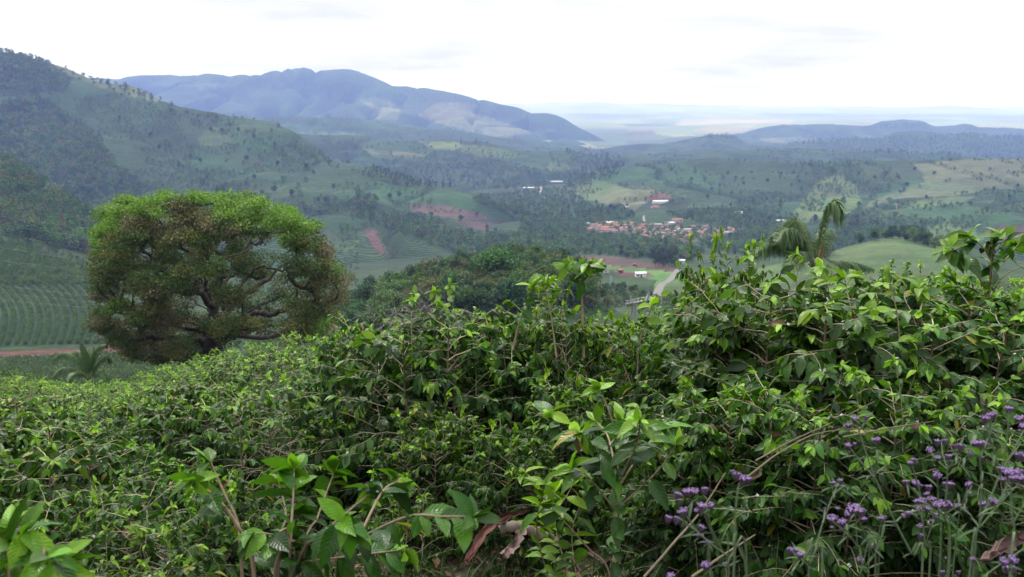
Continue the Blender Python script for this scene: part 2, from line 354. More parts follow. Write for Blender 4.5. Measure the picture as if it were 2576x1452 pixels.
sheet('middle_hills', [[(400, 560, 2300), (900, 540, 2350), (1200, 520, 2400), (1400, 500, 2500), (1700, 470, 2700), (2100, 450, 2900), (2900, 450, 2900)],
                       [(400, 420, 2800), (900, 420, 2800), (1200, 425, 2800), (1400, 425, 2850), (1700, 410, 3000), (2100, 410, 3100), (2900, 410, 3100)],
                       [(400, 340, 3300), (640, 335, 3300), (850, 345, 3300), (1000, 350, 3300), (1150, 354, 3300), (1300, 376, 3300), (1400, 375, 3350), (1500, 394, 3400), (1620, 386, 3500), (1700, 378, 3500), (1800, 372, 3500), (2000, 374, 3500), (2300, 390, 3500), (2900, 398, 3500)]],
      S(400), S(2900), 420, 24, 'coffee',
      [('forest', [(870, 430), (1050, 420), (1250, 405), (1350, 425), (1380, 470), (1250, 478), (1000, 470)]), ('pale', [(900, 372), (1000, 380), (1120, 398), (960, 392)]), ('pasture', [(1380, 405), (1420, 415), (1440, 428), (1375, 430)]),
       ('forest', [(1420, 375), (1500, 372), (1580, 400), (1540, 430), (1440, 410)]), ('pasture', [(1050, 350), (1240, 370), (1330, 395), (1260, 400), (1080, 372)])],
      (28, 300), (1.12, 170), seed=41, far=1.05, gully=36)
sheet('right_hill', [[(1250, 640, 1500), (1500, 575, 1620), (1700, 560, 1560), (1900, 590, 1380), (2100, 610, 1240), (2300, 640, 1150), (2576, 660, 1100), (2900, 660, 1100)],
                     [(1250, 560, 1900), (1500, 508, 1950), (1700, 512, 1850), (1900, 530, 1700), (2100, 530, 1560), (2300, 530, 1480), (2576, 540, 1420), (2900, 545, 1420)],
                     [(1250, 540, 2150), (1350, 505, 2150), (1450, 472, 2180), (1700, 455, 2180), (1900, 465, 2080), (2100, 466, 2000), (2300, 468, 1900), (2576, 470, 1850), (2900, 470, 1850)],
                     [(1250, 540, 2350), (1340, 505, 2380), (1385, 480, 2400), (1480, 441, 2450), (1570, 413, 2500), (1700, 403, 2500), (1800, 397, 2500), (1950, 403, 2450), (2100, 408, 2400), (2300, 413, 2300), (2450, 402, 2250), (2576, 399, 2250), (2900, 392, 2250)]],
      S(1250), S(2900), 460, 30, 'coffee',
      [('crop', [(1388, 480), (1500, 450), (1545, 463), (1580, 478), (1560, 500), (1480, 505), (1400, 490)]), ('pale', [(1545, 478), (1640, 478), (1690, 492), (1640, 500), (1600, 530), (1540, 520), (1500, 503)]), ('red', [(1618, 500), (1660, 480), (1690, 495), (1682, 510), (1640, 510)]),
       ('pasture', [(2055, 450), (2120, 440), (2150, 470), (2165, 510), (2130, 545), (2010, 560), (2000, 530)]), ('pale', [(2300, 412), (2450, 398), (2600, 395), (2620, 470), (2480, 480), (2400, 492), (2250, 500), (2200, 515), (2160, 530), (2190, 505), (2330, 455)]),
       ('forest', [(1880, 520), (1900, 500), (1950, 515), (1990, 540), (2000, 590), (1850, 590)]), ('scrub', [(2160, 420), (2280, 410), (2330, 440), (2250, 470), (2170, 460)]), ('forest', [(2110, 535), (2180, 550), (2300, 600), (2420, 620), (2420, 650), (2100, 640)]),
       ('pasture', [(2260, 590), (2380, 560), (2480, 590), (2470, 610), (2300, 608)]), ('dark_soil', [(2470, 575), (2640, 565), (2640, 600), (2490, 605)]), ('crop', [(2260, 512), (2370, 495), (2460, 495), (2420, 508), (2290, 525)]), ('scrub', [(1480, 545), (1720, 515), (1900, 545), (1990, 560), (1900, 600), (1480, 600)])],
      (22, 300), (1.1, 120), seed=51, gully=24)
sheet('mountain', [[(-400, 760, 1250), (0, 680, 1300), (250, 650, 1300), (500, 690, 1200), (800, 760, 1050), (1000, 755, 980), (1200, 700, 1080), (1400, 650, 1250), (1560, 640, 1400)],
                   [(-400, 420, 1650), (0, 430, 1650), (250, 470, 1600), (500, 515, 1500), (800, 555, 1350), (1000, 590, 1250), (1200, 565, 1350), (1400, 560, 1450), (1560, 600, 1500)],
                   [(-400, 250, 2050), (0, 260, 2050), (250, 325, 2000), (500, 385, 1900), (800, 445, 1800), (1000, 490, 1650), (1200, 520, 1600), (1400, 548, 1600), (1560, 600, 1600)],
                   [(-400, 80, 2550), (0, 137, 2550), (60, 141, 2550), (110, 158, 2530), (200, 188, 2500), (330, 211, 2450), (400, 241, 2400), (450, 264, 2350), (520, 274, 2350), (600, 290, 2300), (680, 302, 2250), (740, 330, 2200), (800, 370, 2150), (850, 407, 2100),
                    (930, 428, 2050), (1000, 445, 1980), (1100, 465, 1920), (1200, 493, 1850), (1330, 515, 1800), (1400, 545, 1750), (1560, 610, 1750)]],
      S(-400), S(1560), 560, 34, 'coffee',
      [('forest', [(-300, 130), (0, 125), (110, 150), (150, 190), (180, 230), (90, 235), (40, 225), (-300, 240)]), ('pale', [(90, 145), (150, 158), (300, 205), (420, 250), (400, 262), (270, 228), (180, 190), (110, 165)]),
       ('forest', [(-300, 260), (100, 245), (190, 300), (250, 345), (300, 420), (370, 480), (380, 530), (300, 600), (200, 560), (100, 470), (0, 420), (-300, 420)]), ('scrub', [(130, 350), (180, 335), (240, 350), (240, 380), (170, 385)]),
       ('scrub', [(440, 270), (500, 290), (620, 380), (700, 440), (640, 440), (520, 370), (430, 300)]), ('soil', [(1030, 512), (1110, 517), (1205, 536), (1228, 549), (1190, 555), (1080, 541), (1030, 530)]), ('soil', [(1145, 557), (1200, 556), (1305, 561), (1302, 582), (1240, 586), (1170, 570)]),
       ('soil', [(905, 575), (935, 572), (960, 610), (975, 636), (955, 640), (925, 600)]), ('forest', [(900, 480), (950, 500), (930, 545), (990, 545), (1080, 550), (1170, 590), (1300, 590), (1500, 560), (1500, 640), (1150, 640), (1040, 600), (960, 570), (890, 545)]),
       ('crop', [(1140, 455), (1200, 465), (1290, 500), (1330, 516), (1240, 498), (1150, 468)]), ('forest', [(935, 405), (1130, 455), (1135, 478), (950, 452)]), ('scrub', [(560, 450), (700, 470), (900, 540), (760, 520), (600, 490)]), ('scrub', [(700, 560), (840, 575), (900, 640), (760, 620)])],
      (40, 330), (1.12, 160), seed=61, gully=24)
sheet('valley_floor', [[(500, 1150, 180), (1300, 1000, 180), (1700, 960, 190), (2200, 960, 200), (2900, 960, 200)], [(500, 880, 430), (1300, 800, 430), (1500, 762, 430), (1660, 755, 440), (1800, 760, 440), (2200, 790, 440), (2900, 800, 440)],
                       [(500, 800, 700), (1300, 712, 720), (1500, 692, 720), (1660, 692, 700), (1800, 692, 700), (2200, 730, 700), (2900, 740, 700)], [(500, 740, 920), (1300, 658, 960), (1500, 650, 960), (1700, 652, 940), (2200, 675, 930), (2900, 690, 930)],
                       [(500, 700, 1150), (1300, 618, 1230), (1500, 612, 1230), (1700, 613, 1220), (2200, 640, 1180), (2900, 660, 1150)], [(500, 640, 1400), (1300, 578, 1480), (1500, 568, 1560), (1900, 570, 1540), (2200, 620, 1400), (2900, 640, 1300)],
                       [(500, 600, 1750), (1300, 525, 1900), (1700, 522, 1850), (2200, 600, 1650), (2900, 620, 1500)], [(500, 560, 2100), (1300, 487, 2400), (1500, 480, 2400), (2900, 590, 1900)], [(500, 540, 2500), (1300, 462, 2900), (1500, 462, 2900), (2900, 560, 2200)]],
      S(500), S(2900), 520, 16, 'scrub',
      [('dark_soil', [(1440, 646), (1520, 644), (1640, 660), (1705, 672), (1690, 684), (1600, 672), (1500, 664), (1440, 660)]), ('lawn', [(1500, 664), (1600, 673), (1690, 684), (1720, 690), (1700, 735), (1640, 740), (1650, 705), (1560, 690)]), ('pasture', [(1690, 700), (1760, 690), (1800, 740), (1665, 745)]),
       ('town', [(1470, 563), (1560, 560), (1640, 566), (1690, 558), (1760, 566), (1860, 575), (1850, 592), (1770, 598), (1740, 612), (1690, 612), (1640, 600), (1560, 586), (1490, 588)]), ('lawn', [(1560, 540), (1620, 532), (1660, 538), (1650, 552), (1580, 556)]), ('lawn', [(1560, 555), (1680, 555), (1680, 560), (1500, 560)]),
       ('forest', [(1480, 600), (1700, 612), (1760, 630), (1700, 655), (1500, 642), (1250, 640)]), ('forest', [(1100, 480), (1400, 480), (1480, 520), (1480, 640), (1200, 640)]), ('pasture', [(1560, 600), (1620, 596), (1650, 612), (1570, 622)]), ('red', [(1545, 684), (1650, 690), (1640, 698), (1560, 694)])],
      (6, 130), None, seed=71, jitter=3)
sheet('pasture_hill', [[(1650, 900, 330), (2100, 860, 320), (2900, 840, 320)], [(1650, 790, 480), (2050, 730, 480), (2300, 710, 480), (2576, 700, 500), (2900, 700, 500)],
                       [(1650, 800, 600), (1750, 735, 620), (1860, 692, 640), (2000, 657, 680), (2120, 627, 720), (2200, 608, 740), (2250, 600, 760), (2320, 603, 770), (2400, 614, 780), (2480, 640, 800), (2576, 665, 800), (2900, 680, 800)]],
      S(1650), S(2900), 260, 26, 'crop', [('scrub', [(2330, 600), (2700, 640), (2700, 800), (2450, 700), (2420, 630)])], (3, 90), (1.08, 40), seed=81)
sheet('wooded_hill', [[(600, 1180, 140), (900, 1080, 140), (1300, 980, 140), (1700, 930, 150)], [(600, 930, 240), (900, 850, 250), (1200, 830, 240), (1450, 800, 250), (1700, 830, 260)],
                      [(600, 900, 340), (760, 830, 345), (860, 790, 350), (950, 745, 350), (1050, 705, 350), (1130, 680, 350), (1250, 672, 345), (1390, 672, 340), (1450, 692, 335), (1500, 750, 330), (1560, 800, 325), (1700, 860, 320)]],
      S(600), S(1700), 260, 24, 'forest', [], (5, 80), (1.12, 45), seed=91)
sheet('plantation_hill', [[(-400, 1180, 200), (300, 1110, 210), (600, 1060, 230), (1000, 1020, 260)], [(-400, 918, 385), (0, 906, 392), (150, 897, 400), (300, 890, 415), (600, 880, 430), (1000, 860, 460)],
                          [(-400, 907, 394), (0, 898, 400), (150, 893, 408), (300, 884, 424), (600, 876, 440), (1000, 858, 470)], [(-400, 882, 397), (0, 879, 403), (150, 874, 411), (300, 868, 428), (600, 862, 450), (1000, 850, 480)],
                          [(-400, 715, 560), (0, 719, 560), (230, 717, 570), (500, 720, 580), (800, 745, 590), (1000, 810, 600)], [(-400, 590, 720), (0, 603, 720), (120, 640, 710), (230, 688, 690), (500, 715, 690), (1000, 810, 700)],
                          [(-400, 460, 900), (0, 480, 880), (120, 555, 850), (240, 615, 830), (500, 690, 800), (1000, 810, 780)], [(-400, 330, 1120), (0, 398, 1100), (120, 478, 1060), (240, 562, 1000), (400, 640, 950), (600, 690, 900), (1000, 810, 850)]],
      S(-400), S(1000), 360, 24, 'scrub',
      [('forest', [(-400, 700), (300, 700), (300, 868), (-400, 880)]), ('forest', [(-400, 330), (0, 380), (260, 560), (240, 640), (120, 620), (0, 590), (-400, 580)]), ('soil', [(85, 490), (120, 488), (175, 515), (150, 522)]), ('soil', [(165, 528), (215, 523), (262, 545), (262, 560), (200, 552)]),
       ('red', [(-400, 889), (0, 884), (150, 878), (300, 872), (300, 886), (150, 893), (0, 897), (-400, 905)]), ('dirt', [(-400, 905), (0, 897), (80, 893), (160, 890), (170, 893), (60, 898), (0, 903), (-400, 911)])],
      (2.0, 120), (1.1, 90), seed=101, jitter=2)
bvh_land = BVHTree.FromPolygons(np.concatenate(SHEET_V).tolist(), np.concatenate(SHEET_F).tolist())
ORI = Vector((0, 0, 0))
def hit(u, v):
    d = Vector([float(x) for x in ray(u, v)]); d.normalize()
    r = bvh_land.ray_cast(ORI, d)
    return None if r[0] is None else np.array(r[0])
def drop(x, y):
    r = bvh_land.ray_cast(Vector((x, y, 900)), Vector((0, 0, -1)))
    return r[0].z if r[0] else -200.0

# near slope under the camera
def gz(x, y):
    x = np.asarray(x, float); y = np.asarray(y, float)
    yy = np.clip(y, -30, 400); s = np.clip(x, -60, 60)
    z = -1.65 - 0.25 * yy + 0.0005 * np.maximum(yy, 0) ** 2 + 0.145 * s * np.clip(yy / 6 + 0.2, 0.2, 1) - 0.0
    edge = 22 + np.clip(-x - 1.5, 0, 60) * 1.5 - np.clip(x - 2, 0, 30) * 0.15
    over = np.maximum(yy - edge, 0); z = z - over * 0.24 - 0.0008 * over ** 2
    return z + 0.12 * (vnoise(x * .6, y * .6, 5) - .5)
_n = 220; gx = np.linspace(-110, 70, _n); gy = np.concatenate([np.linspace(-12, 20, 90), np.linspace(20.5, 190, 130)])
GX, GY = np.meshgrid(gx, gy); GZ = gz(GX, GY)
i = np.arange(len(gy) - 1)[:, None] * _n; j = np.arange(_n - 1)[None]
gm, gt, go = new_mat('slope_soil'); gb = N(gt, 'ShaderNodeBsdfPrincipled'); gb.inputs['Roughness'].default_value = 0.95
gp = N(gt, 'ShaderNodeNewGeometry').outputs['Position']; g1 = noise(gt, 2.2, 6, gp, .65); g2 = noise(gt, 22, 5, gp, .7)
gc = mixc(gt, 'MIX', ramp(gt, g1, .4, .62), (.085, .055, .038), (.035, .055, .018)); gc = mixc(gt, 'MULTIPLY', 1.0, gc, mixc(gt, 'MIX', ramp(gt, g2, .3, .7), (.5, .5, .5), (1.6, 1.5, 1.4)))
L(gt, gc, gb.inputs['Base Color']); L(gt, bump(gt, g2, .8, .05), gb.inputs['Normal']); L(gt, gb.outputs[0], go.inputs[0])
mb = MB(); mb.add(np.stack([GX, GY, GZ], -1), np.stack([i + j, i + j + 1, i + _n + j + 1, i + _n + j], -1).reshape(-1, 4))
tag(link('ground', mb.mesh('ground', gm)), kind='structure')

# ------------------------------------------------------------------ leaves
def leaf_template(nl, nw, wmax=0.235, curl=0.22, fold=0.35, wavy=0.0, shape=0.8):
    t = np.linspace(0, 1, nl + 1); w = wmax * np.maximum(np.sin(PI * t), 0) ** shape * (1.12 - 0.3 * t); w = np.where(t > .86, w * (1 - (t - .86) * 2.0), w); w[0] = 0.012; w[-1] = 0.002
    a = np.linspace(-1, 1, nw + 1); T, A = np.meshgrid(t, a, indexing='ij'); Wd = w[:, None] * A
    z = -curl * T ** 2 + fold * np.abs(Wd) + wavy * np.abs(A) * np.sin(T * 23 + A)
    V = np.stack([T, Wd, z], -1).reshape(-1, 3); UV = np.stack([T, (A + 1) / 2], -1).reshape(-1, 2)
    k = nw + 1; i = np.arange(nl)[:, None] * k; j = np.arange(nw)[None]
    return V, np.stack([i + j, i + k + j, i + k + j + 1, i + j + 1], -1).reshape(-1, 4), UV
T_HI = leaf_template(9, 4, .235, .28, .22, .012); T_MID = leaf_template(5, 2, .25, .28, .18); T_LO = leaf_template(2, 2, .25, .22, .15, shape=.6)
T_CARD = (np.array([[0, 0, 0], [.5, -.24, .03], [1, 0, -.12], [.5, .24, .03]]), np.array([[0, 1, 2, 3]]), np.array([[0, .5], [.5, 0], [1, .5], [.5, 1]]))
T_PIN = (np.array([[0, -.02, 0], [.5, -.05, -.05], [1, 0, -.3], [.5, .05, -.05], [0, .02, 0]]), np.array([[0, 1, 3, 4]]), np.zeros((5, 2)))
def add_leaves(mb, tpl, pos, axis, nor, size, tint, curl=None):
    tv, tf, uv = tpl; n = len(pos); k = len(tv)
    if n == 0: return
    a = nrm(axis); z = nor - (nor * a).sum(1, keepdims=True) * a; z = nrm(z); y = np.cross(z, a)
    tz = tv[None, :, 2] * (np.ones((n, 1)) if curl is None else curl[:, None])
    V = pos[:, None] + size[:, None, None] * (tv[None, :, 0, None] * a[:, None] + tv[None, :, 1, None] * y[:, None] + tz[..., None] * z[:, None])
    F = [(tf[None] + (np.arange(n) * k)[:, None, None]).reshape(-1, tf.shape[1])]
    mb.add(V, F, np.repeat(tint, k, 0), np.tile(uv, (n, 1)))
def coffee_tints(rng, n, age):
    """age 0 old dark leaf .. 1 fresh flush"""
    old = np.array([.0085, .028, .007]); mid = np.array([.034, .098, .007]); new = np.array([.152, .285, .011])
    a = np.clip(age, 0, 1)[:, None]
    c = np.where(a < .5, old + (mid - old) * a * 2, mid + (new - mid) * (a - .5) * 2)
    c = c * np.exp(rng.normal(0, .24, (n, 1))) * (1 + rng.normal(0, .05, (n, 3)))
    r = rng.random(n); c[r < .006] = (.19, .18, .02); c[r > .997] = (.09, .05, .02)
    return c
def star_flowers(mb, rng, pos, size=.016):
    n = len(pos)
    if not n: return
    for p in pos:
        for q in range(rng.integers(2, 5)):
            c = p + rng.normal(0, .016, 3); ax = nrm(rng.normal(0, 1, 3) + [0, -.4, .6]); e = nrm(np.cross(ax, [.3, .5, .8])); f = np.cross(ax, e)
            an = np.arange(5) * 2 * PI / 5 + rng.random() * 6
            tip = c + size * (np.cos(an)[:, None] * e + np.sin(an)[:, None] * f) + ax * size * .35
            l = c + size * .45 * (np.cos(an - .35)[:, None] * e + np.sin(an - .35)[:, None] * f) + ax * size * .3; r = c + size * .45 * (np.cos(an + .35)[:, None] * e + np.sin(an + .35)[:, None] * f) + ax * size * .3
            V = np.concatenate([[c], l, tip, r]); k = np.arange(5)
            mb.add(V, np.stack([np.zeros(5, int), 1 + k, 6 + k, 11 + k], -1), (.72, .72, .68))
UP = np.array([0, 0, 1.0])
class Shrub:
    def __init__(self, seed, tpl, sides=4):
        self.rng = np.random.default_rng(seed); self.tpl = tpl; self.sides = sides
        self.fol = MB(); self.br = MB(); self.fl = MB(); self.L = []; self.flp = []
    def twig(self, pts, r0, r1, tint=None):
        c = np.array([.21, .15, .10]) if tint is None else np.array(tint)
        tube(self.br, pts, np.linspace(r0, r1, len(pts)), self.sides, c * np.exp(self.rng.normal(0, .2)))
    def leaves_along(self, pts, start, gap, size, age_tip, age_base, droop, p_flower=0.0, keep=.9):
        rng = self.rng; seg = np.linalg.norm(np.diff(pts, axis=0), axis=1); cum = np.concatenate([[0], np.cumsum(seg)]); Lt = cum[-1]
        if Lt < .03: return
        x = np.arange(start * Lt, Lt + 1e-6, gap); x = np.append(x, Lt)
        pos = np.stack([np.interp(x, cum, pts[:, k]) for k in range(3)], -1); d = nrm(np.stack([np.interp(x, cum, np.gradient(pts[:, k])) for k in range(3)], -1))
        f = x / Lt
        for sgn in (-1, 1):
            k = rng.random(len(x)) < keep; n = k.sum()
            if not n: continue
            side = nrm(np.cross(d[k], UP) + 1e-6) * sgn; side = side * np.cos(.5) + UP * (rng.random((n, 1)) - .5) * .6
            fk = f[k][:, None]; age = age_base + (age_tip - age_base) * np.clip((fk[:, 0] - .55) / .45, 0, 1) ** 2 + rng.normal(0, .12, n)
            ax = side * (1.0 - .55 * fk ** 4) + d[k] * (.45 + .5 * fk ** 3) + UP * (-droop * (1.2 - np.clip(age, 0, 1)[:, None]) + rng.normal(0, .33, (n, 1)))
            nor = UP + rng.normal(0, .5, (n, 3)) + .3 * d[k]
            sz = size * (.52 + .85 * rng.random(n)) * np.where(f[k] > .97, .72, 1.0)
            self.L.append((pos[k], ax, nor, sz, age))
        if p_flower: self.flp.append(pos[rng.random(len(x)) < p_flower])
    def tip_rosette(self, p, d, n, size, age):
        rng = self.rng; an = rng.random(n) * 2 * PI; e = nrm(np.cross(d, [.2, .9, .1])); f = np.cross(d, e)
        rad = np.cos(an)[:, None] * e + np.sin(an)[:, None] * f; lift = rng.uniform(-.35, 1.0, (n, 1))
        self.L.append((np.tile(p, (n, 1)), rad + d * lift * .6 - UP * .25, d + rad * .2 + rng.normal(0, .25, (n, 3)), size * rng.uniform(.6, 1.15, n), age + rng.normal(0, .15, n)))
    def meshes(self, name, mat):
        pos = np.concatenate([q[0] for q in self.L]); ax = np.concatenate([q[1] for q in self.L]); no = np.concatenate([q[2] for q in self.L]); sz = np.concatenate([q[3] for q in self.L]); ag = np.concatenate([q[4] for q in self.L])
        add_leaves(self.fol, self.tpl, pos, ax, no, sz, coffee_tints(self.rng, len(pos), ag), self.rng.uniform(.4, 2.3, len(pos)))
        out = [('foliage', self.fol.mesh('foliage', mat)), ('branches', self.br.mesh('branches', M_TWIG))]
        fp = np.concatenate(self.flp) if self.flp else np.zeros((0, 3))
        if len(fp): star_flowers(self.fl, self.rng, fp); out.append(('blossom', self.fl.mesh('blossom', M_FLOWER, False)))
        return out
def bush(seed, H=2.2, R=1.0, stems=4, gap=.09, tpl=T_MID, leaf=.125, lgap=.055, bare=.32, young=.8, pfl=.02, mat=None, keep=.9, sides=4, spread=.5, low=.26, sub=.5, shoots=5):
    s = Shrub(seed, tpl, sides); rng = s.rng
    for k in range(stems):
        az = 2 * PI * k / stems + rng.normal(0, .4); hh = H * rng.uniform(.78, 1.0); b = np.array([.12 * math.cos(az), .12 * math.sin(az), -.15]); top = np.array([R * spread * math.cos(az), R * spread * math.sin(az), hh])
        mid = (b + top) / 2 + np.array([.12 * math.cos(az), .12 * math.sin(az), 0]) + rng.normal(0, .05, 3); pts = spline([b, mid, top], 12); s.twig(pts, .02, .007, (.19, .145, .10))
        for t in np.arange(low, 1.0, gap / hh):
            p = np.array([np.interp(t, np.linspace(0, 1, 12), pts[:, q]) for q in range(3)]); a0 = rng.random() * PI
            for sd in (0, PI):
                if rng.random() > .93: continue
                a = a0 + sd + rng.normal(0, .3); prof = (.30 + .85 * min(1, (1 - t) * 2.2)) * (.72 + .28 * min(1, t / .3)); ln = R * .72 * prof * rng.uniform(.7, 1.2)
                dh = np.array([math.cos(a), math.sin(a), 0]); x = np.linspace(0, 1, 6)[:, None]; el = rng.uniform(.25, .8) * (.5 + .7 * t); dr = rng.uniform(.15, .7) * (1.15 - .6 * t)
                lp = p + dh * ln * x + UP * ln * (el * x - dr * x ** 2) + rng.normal(0, .012, (6, 3)) * x
                s.twig(lp, .0062, .0026, (.33, .27, .18))
                yt = young * (.12 + .88 * t ** 1.7)
                s.leaves_along(lp, bare * rng.uniform(.5, 1.4), lgap, leaf, yt + rng.normal(0, .2), .05 + .3 * t ** 1.5, .34, pfl, keep)
                if rng.random() < sub:
                    q = lp[3]; a2 = a + rng.choice([-1, 1]) * rng.uniform(.5, .9); l2 = ln * rng.uniform(.35, .6); d2 = np.array([math.cos(a2), math.sin(a2), 0])
                    lp2 = q + d2 * l2 * x + UP * l2 * (.3 * x - .4 * x ** 2); s.twig(lp2, .004, .002, (.30, .25, .16)); s.leaves_along(lp2, .2, lgap, leaf * .95, yt, .2, .5, pfl, keep)
        s.tip_rosette(pts[-1], nrm(pts[-1] - pts[-2]), 9, leaf * .9, young)
    for k in range(shoots):                                      # upright water shoots above the rounded top
        az = rng.random() * 6.28; r_ = R * rng.uniform(.1, .62); p = np.array([r_ * math.cos(az), r_ * math.sin(az), H * rng.uniform(.62, .78)]); q = p + np.array([rng.normal(0, .07), rng.normal(0, .07), 0]); q[2] = H * rng.uniform(.93, 1.10)
        sp = spline([p, (p + q) / 2 + rng.normal(0, .03, 3), q], 8); s.twig(sp, .006, .003, (.25, .2, .13)); s.leaves_along(sp, .35, .07, leaf * 1.05, 1.0, .3, .2, 0, .9); s.tip_rosette(q, nrm(sp[-1] - sp[-2]), 6, leaf, 1.0)
    return s.meshes('coffee', mat or M_LEAF)
def root_of(name, meshes, label, cat, loc=(0, 0, 0), rz=0, group=None):
    r = thing(name, label, cat, loc, rz, group)
    for n, m in meshes: link(n, m, r)
    return r
def place(meshes, p, rz, sc, label, group=None, name='coffee_shrub', tilt=(0, 0)):
    r = root_of(name, meshes, label, 'shrub', tuple(p), rz, group); r.scale = (sc, sc, sc) if np.isscalar(sc) else sc; r.rotation_euler = (tilt[0], tilt[1], rz)
    return r

NEAR = [bush(101, 2.2, 1.1, 5, .066, T_MID, .108, .038, .34, .9, .03), bush(102, 2.2, 1.0, 5, .068, T_MID, .116, .040, .36, .85, .04), bush(103, 2.2, .95, 4, .09, T_MID, .112, .044, .45, .95, .03), bush(104, 2.2, 1.2, 6, .070, T_MID, .106, .038, .34, .9, .02)]
LEGGY = [bush(111, 2.4, .95, 3, .12, T_MID, .115, .052, .55, .95, .03, keep=.85, spread=.3), bush(112, 2.4, 1.05, 3, .11, T_MID, .115, .052, .6, .9, .02, keep=.8, spread=.35)]
FAR = [bush(121, 2.0, 1.05, 5, .13, T_LO, .112, .06, .35, 1.1, .01, M_LEAF2, sides=3), bush(122, 2.0, 1.15, 5, .13, T_LO, .112, .06, .3, 1.15, 0, M_LEAF2, sides=3), bush(123, 2.0, 1.0, 4, .14, T_LO, .112, .06, .4, 1.05, 0, M_LEAF2, sides=3)]
R0 = np.random.default_rng(7)
def shrub_at(meshes, h0, u, vtop, Y, label, sx=1.0, rz=None, name='coffee_shrub', group=None, k=1.0):
    p = P(u, vtop, Y); g = float(gz(p[0], p[1])); h = (p[2] - g) / h0 / 1.045
    return place(meshes, (p[0], p[1], g), R0.random() * 6.28 if rz is None else rz, (h * sx, h * sx, h), label, group, name)
SH = [  # prototype, its height, u, v of top, distance, width factor, label
    (NEAR[0], 2.2, 1985, 655, 6.2, .95, 'broad glossy coffee bush directly in front of the tall palm fronds'),
    (NEAR[1], 2.2, 2120, 668, 5.9, 1.1, 'coffee bush with large dark drooping leaves beneath the low palm frond'),
    (NEAR[3], 2.2, 1850, 720, 6.8, .7, 'dense coffee bush just beside the asphalt road, many bare twigs'),
    (NEAR[2], 2.2, 1785, 606, 9.5, .36, 'thin upright coffee shoot reaching up to the red roofs of the town'),
    (NEAR[2], 2.2, 1875, 622, 10.5, .5, 'small leafy coffee top standing up between the town and the palm'),
    (NEAR[3], 2.2, 2330, 735, 6.0, 1.1, 'glossy coffee bush below the pale green pasture hill'),
    (LEGGY[0], 2.4, 2255, 668, 15, .9, 'thin brownish coffee bush standing against the pale green pasture'),
    (NEAR[1], 2.2, 2375, 672, 14, .8, 'dark green round coffee bush between the brownish bush and the flowering shoot'),
    (NEAR[0], 2.2, 2100, 920, 4.7, .95, 'coffee bush with dark interior and crossing pale twigs behind the verbena'),
    (NEAR[1], 2.2, 2420, 960, 4.9, 1.0, 'coffee bush with white blossom sprigs behind the tallest purple flowers'),
    (NEAR[3], 2.2, 1850, 960, 5.2, .9, 'low dense coffee bush behind the orange bare trunk'),
    (NEAR[0], 2.2, 2490, 745, 6.9, .8, 'coffee bush at the foot of the tall flowering shoot'),
    (NEAR[1], 2.2, 2620, 700, 6.3, 1.0, 'coffee bush under the tall flowering shoot at the picture edge'),
    (NEAR[2], 2.2, 1060, 748, 8.6, .9, 'round coffee bush topped with a mat of dry grey twigs'),
    (NEAR[0], 2.2, 1185, 775, 8.8, .8, 'dark coffee bush below the dry grey twigs'),
    (NEAR[3], 2.2, 945, 795, 9.6, .7, 'coffee bush with drooping tips between the big tree and the dry twigs'),
    (NEAR[2], 2.2, 1410, 728, 9.0, .6, 'open coffee bush carrying the single umbrella shaped shoot'),
    (NEAR[1], 2.2, 1550, 788, 9.3, .5, 'coffee bush in front of the low steel pylon with bare stems'),
    (NEAR[0], 2.2, 1650, 800, 8.2, .45, 'coffee bush in the dip between the two tallest groups of bushes'),
    (NEAR[3], 2.2, 1290, 768, 9.4, .8, 'dark leaved coffee bush filling the middle of the slope'),
    (LEGGY[1], 2.4, 665, 955, 8.2, .95, 'leggy coffee bush with fan of pale bare branches'),
    (NEAR[0], 2.2, 1080, 1010, 7.4, .8, 'coffee bush with bright drooping shoots beside the black hollow'),
    (NEAR[1], 2.2, 1450, 940, 7.3, .8, 'coffee bush with brown stems showing below its leaves'),
    (NEAR[3], 2.2, 60, 1075, 6.0, .95, 'coffee bush with bleached branches at the lower picture edge'),
    (NEAR[0], 2.2, 300, 1010, 10.5, .95, 'rounded coffee bush below the small far palm'),
    (NEAR[1], 2.2, 480, 985, 11.0, .95, 'rounded coffee bush on the slope in front of the big tree'),
    (NEAR[2], 2.2, 130, 1045, 9.5, .9, 'open coffee bush with twiggy middle on the lower slope'),
    (NEAR[3], 2.2, 830, 925, 11.5, .95, 'wide coffee bush below the trailing edge of the big tree'),
    (NEAR[1], 2.2, 860, 1020, 8.8, .85, 'shaded coffee bush next to the black hollow'),
    (NEAR[0], 2.2, 400, 1130, 7.0, .85, 'dark coffee bush under the leggy bush with pale branches'),
    (NEAR[1], 2.2, 560, 1190, 5.6, .8, 'low glossy coffee bush behind the long bare stems'),
    (NEAR[3], 2.2, 230, 1230, 4.8, .85, 'low coffee bush with large hanging leaves near the corner'),
    (NEAR[0], 2.2, 330, 1330, 4.0, .8, 'low coffee bush with curled leaves in front of the hanging one'),
    (NEAR[2], 2.2, 1000, 1200, 5.6, .75, 'dark coffee bush behind the long horizontal branch'),
    (NEAR[1], 2.2, 1290, 1060, 6.6, .75, 'low coffee bush above the open patch of litter'),
    (NEAR[0], 2.2, 1700, 1120, 5.2, .8, 'low coffee bush behind the bright green young plant'),
]
OCC = []
for m, h0, u, vt, Y, sx, lab in SH:
    o = shrub_at(m, h0, u, vt, Y, lab, sx); OCC.append((o.location.x, o.location.y, 1.0))

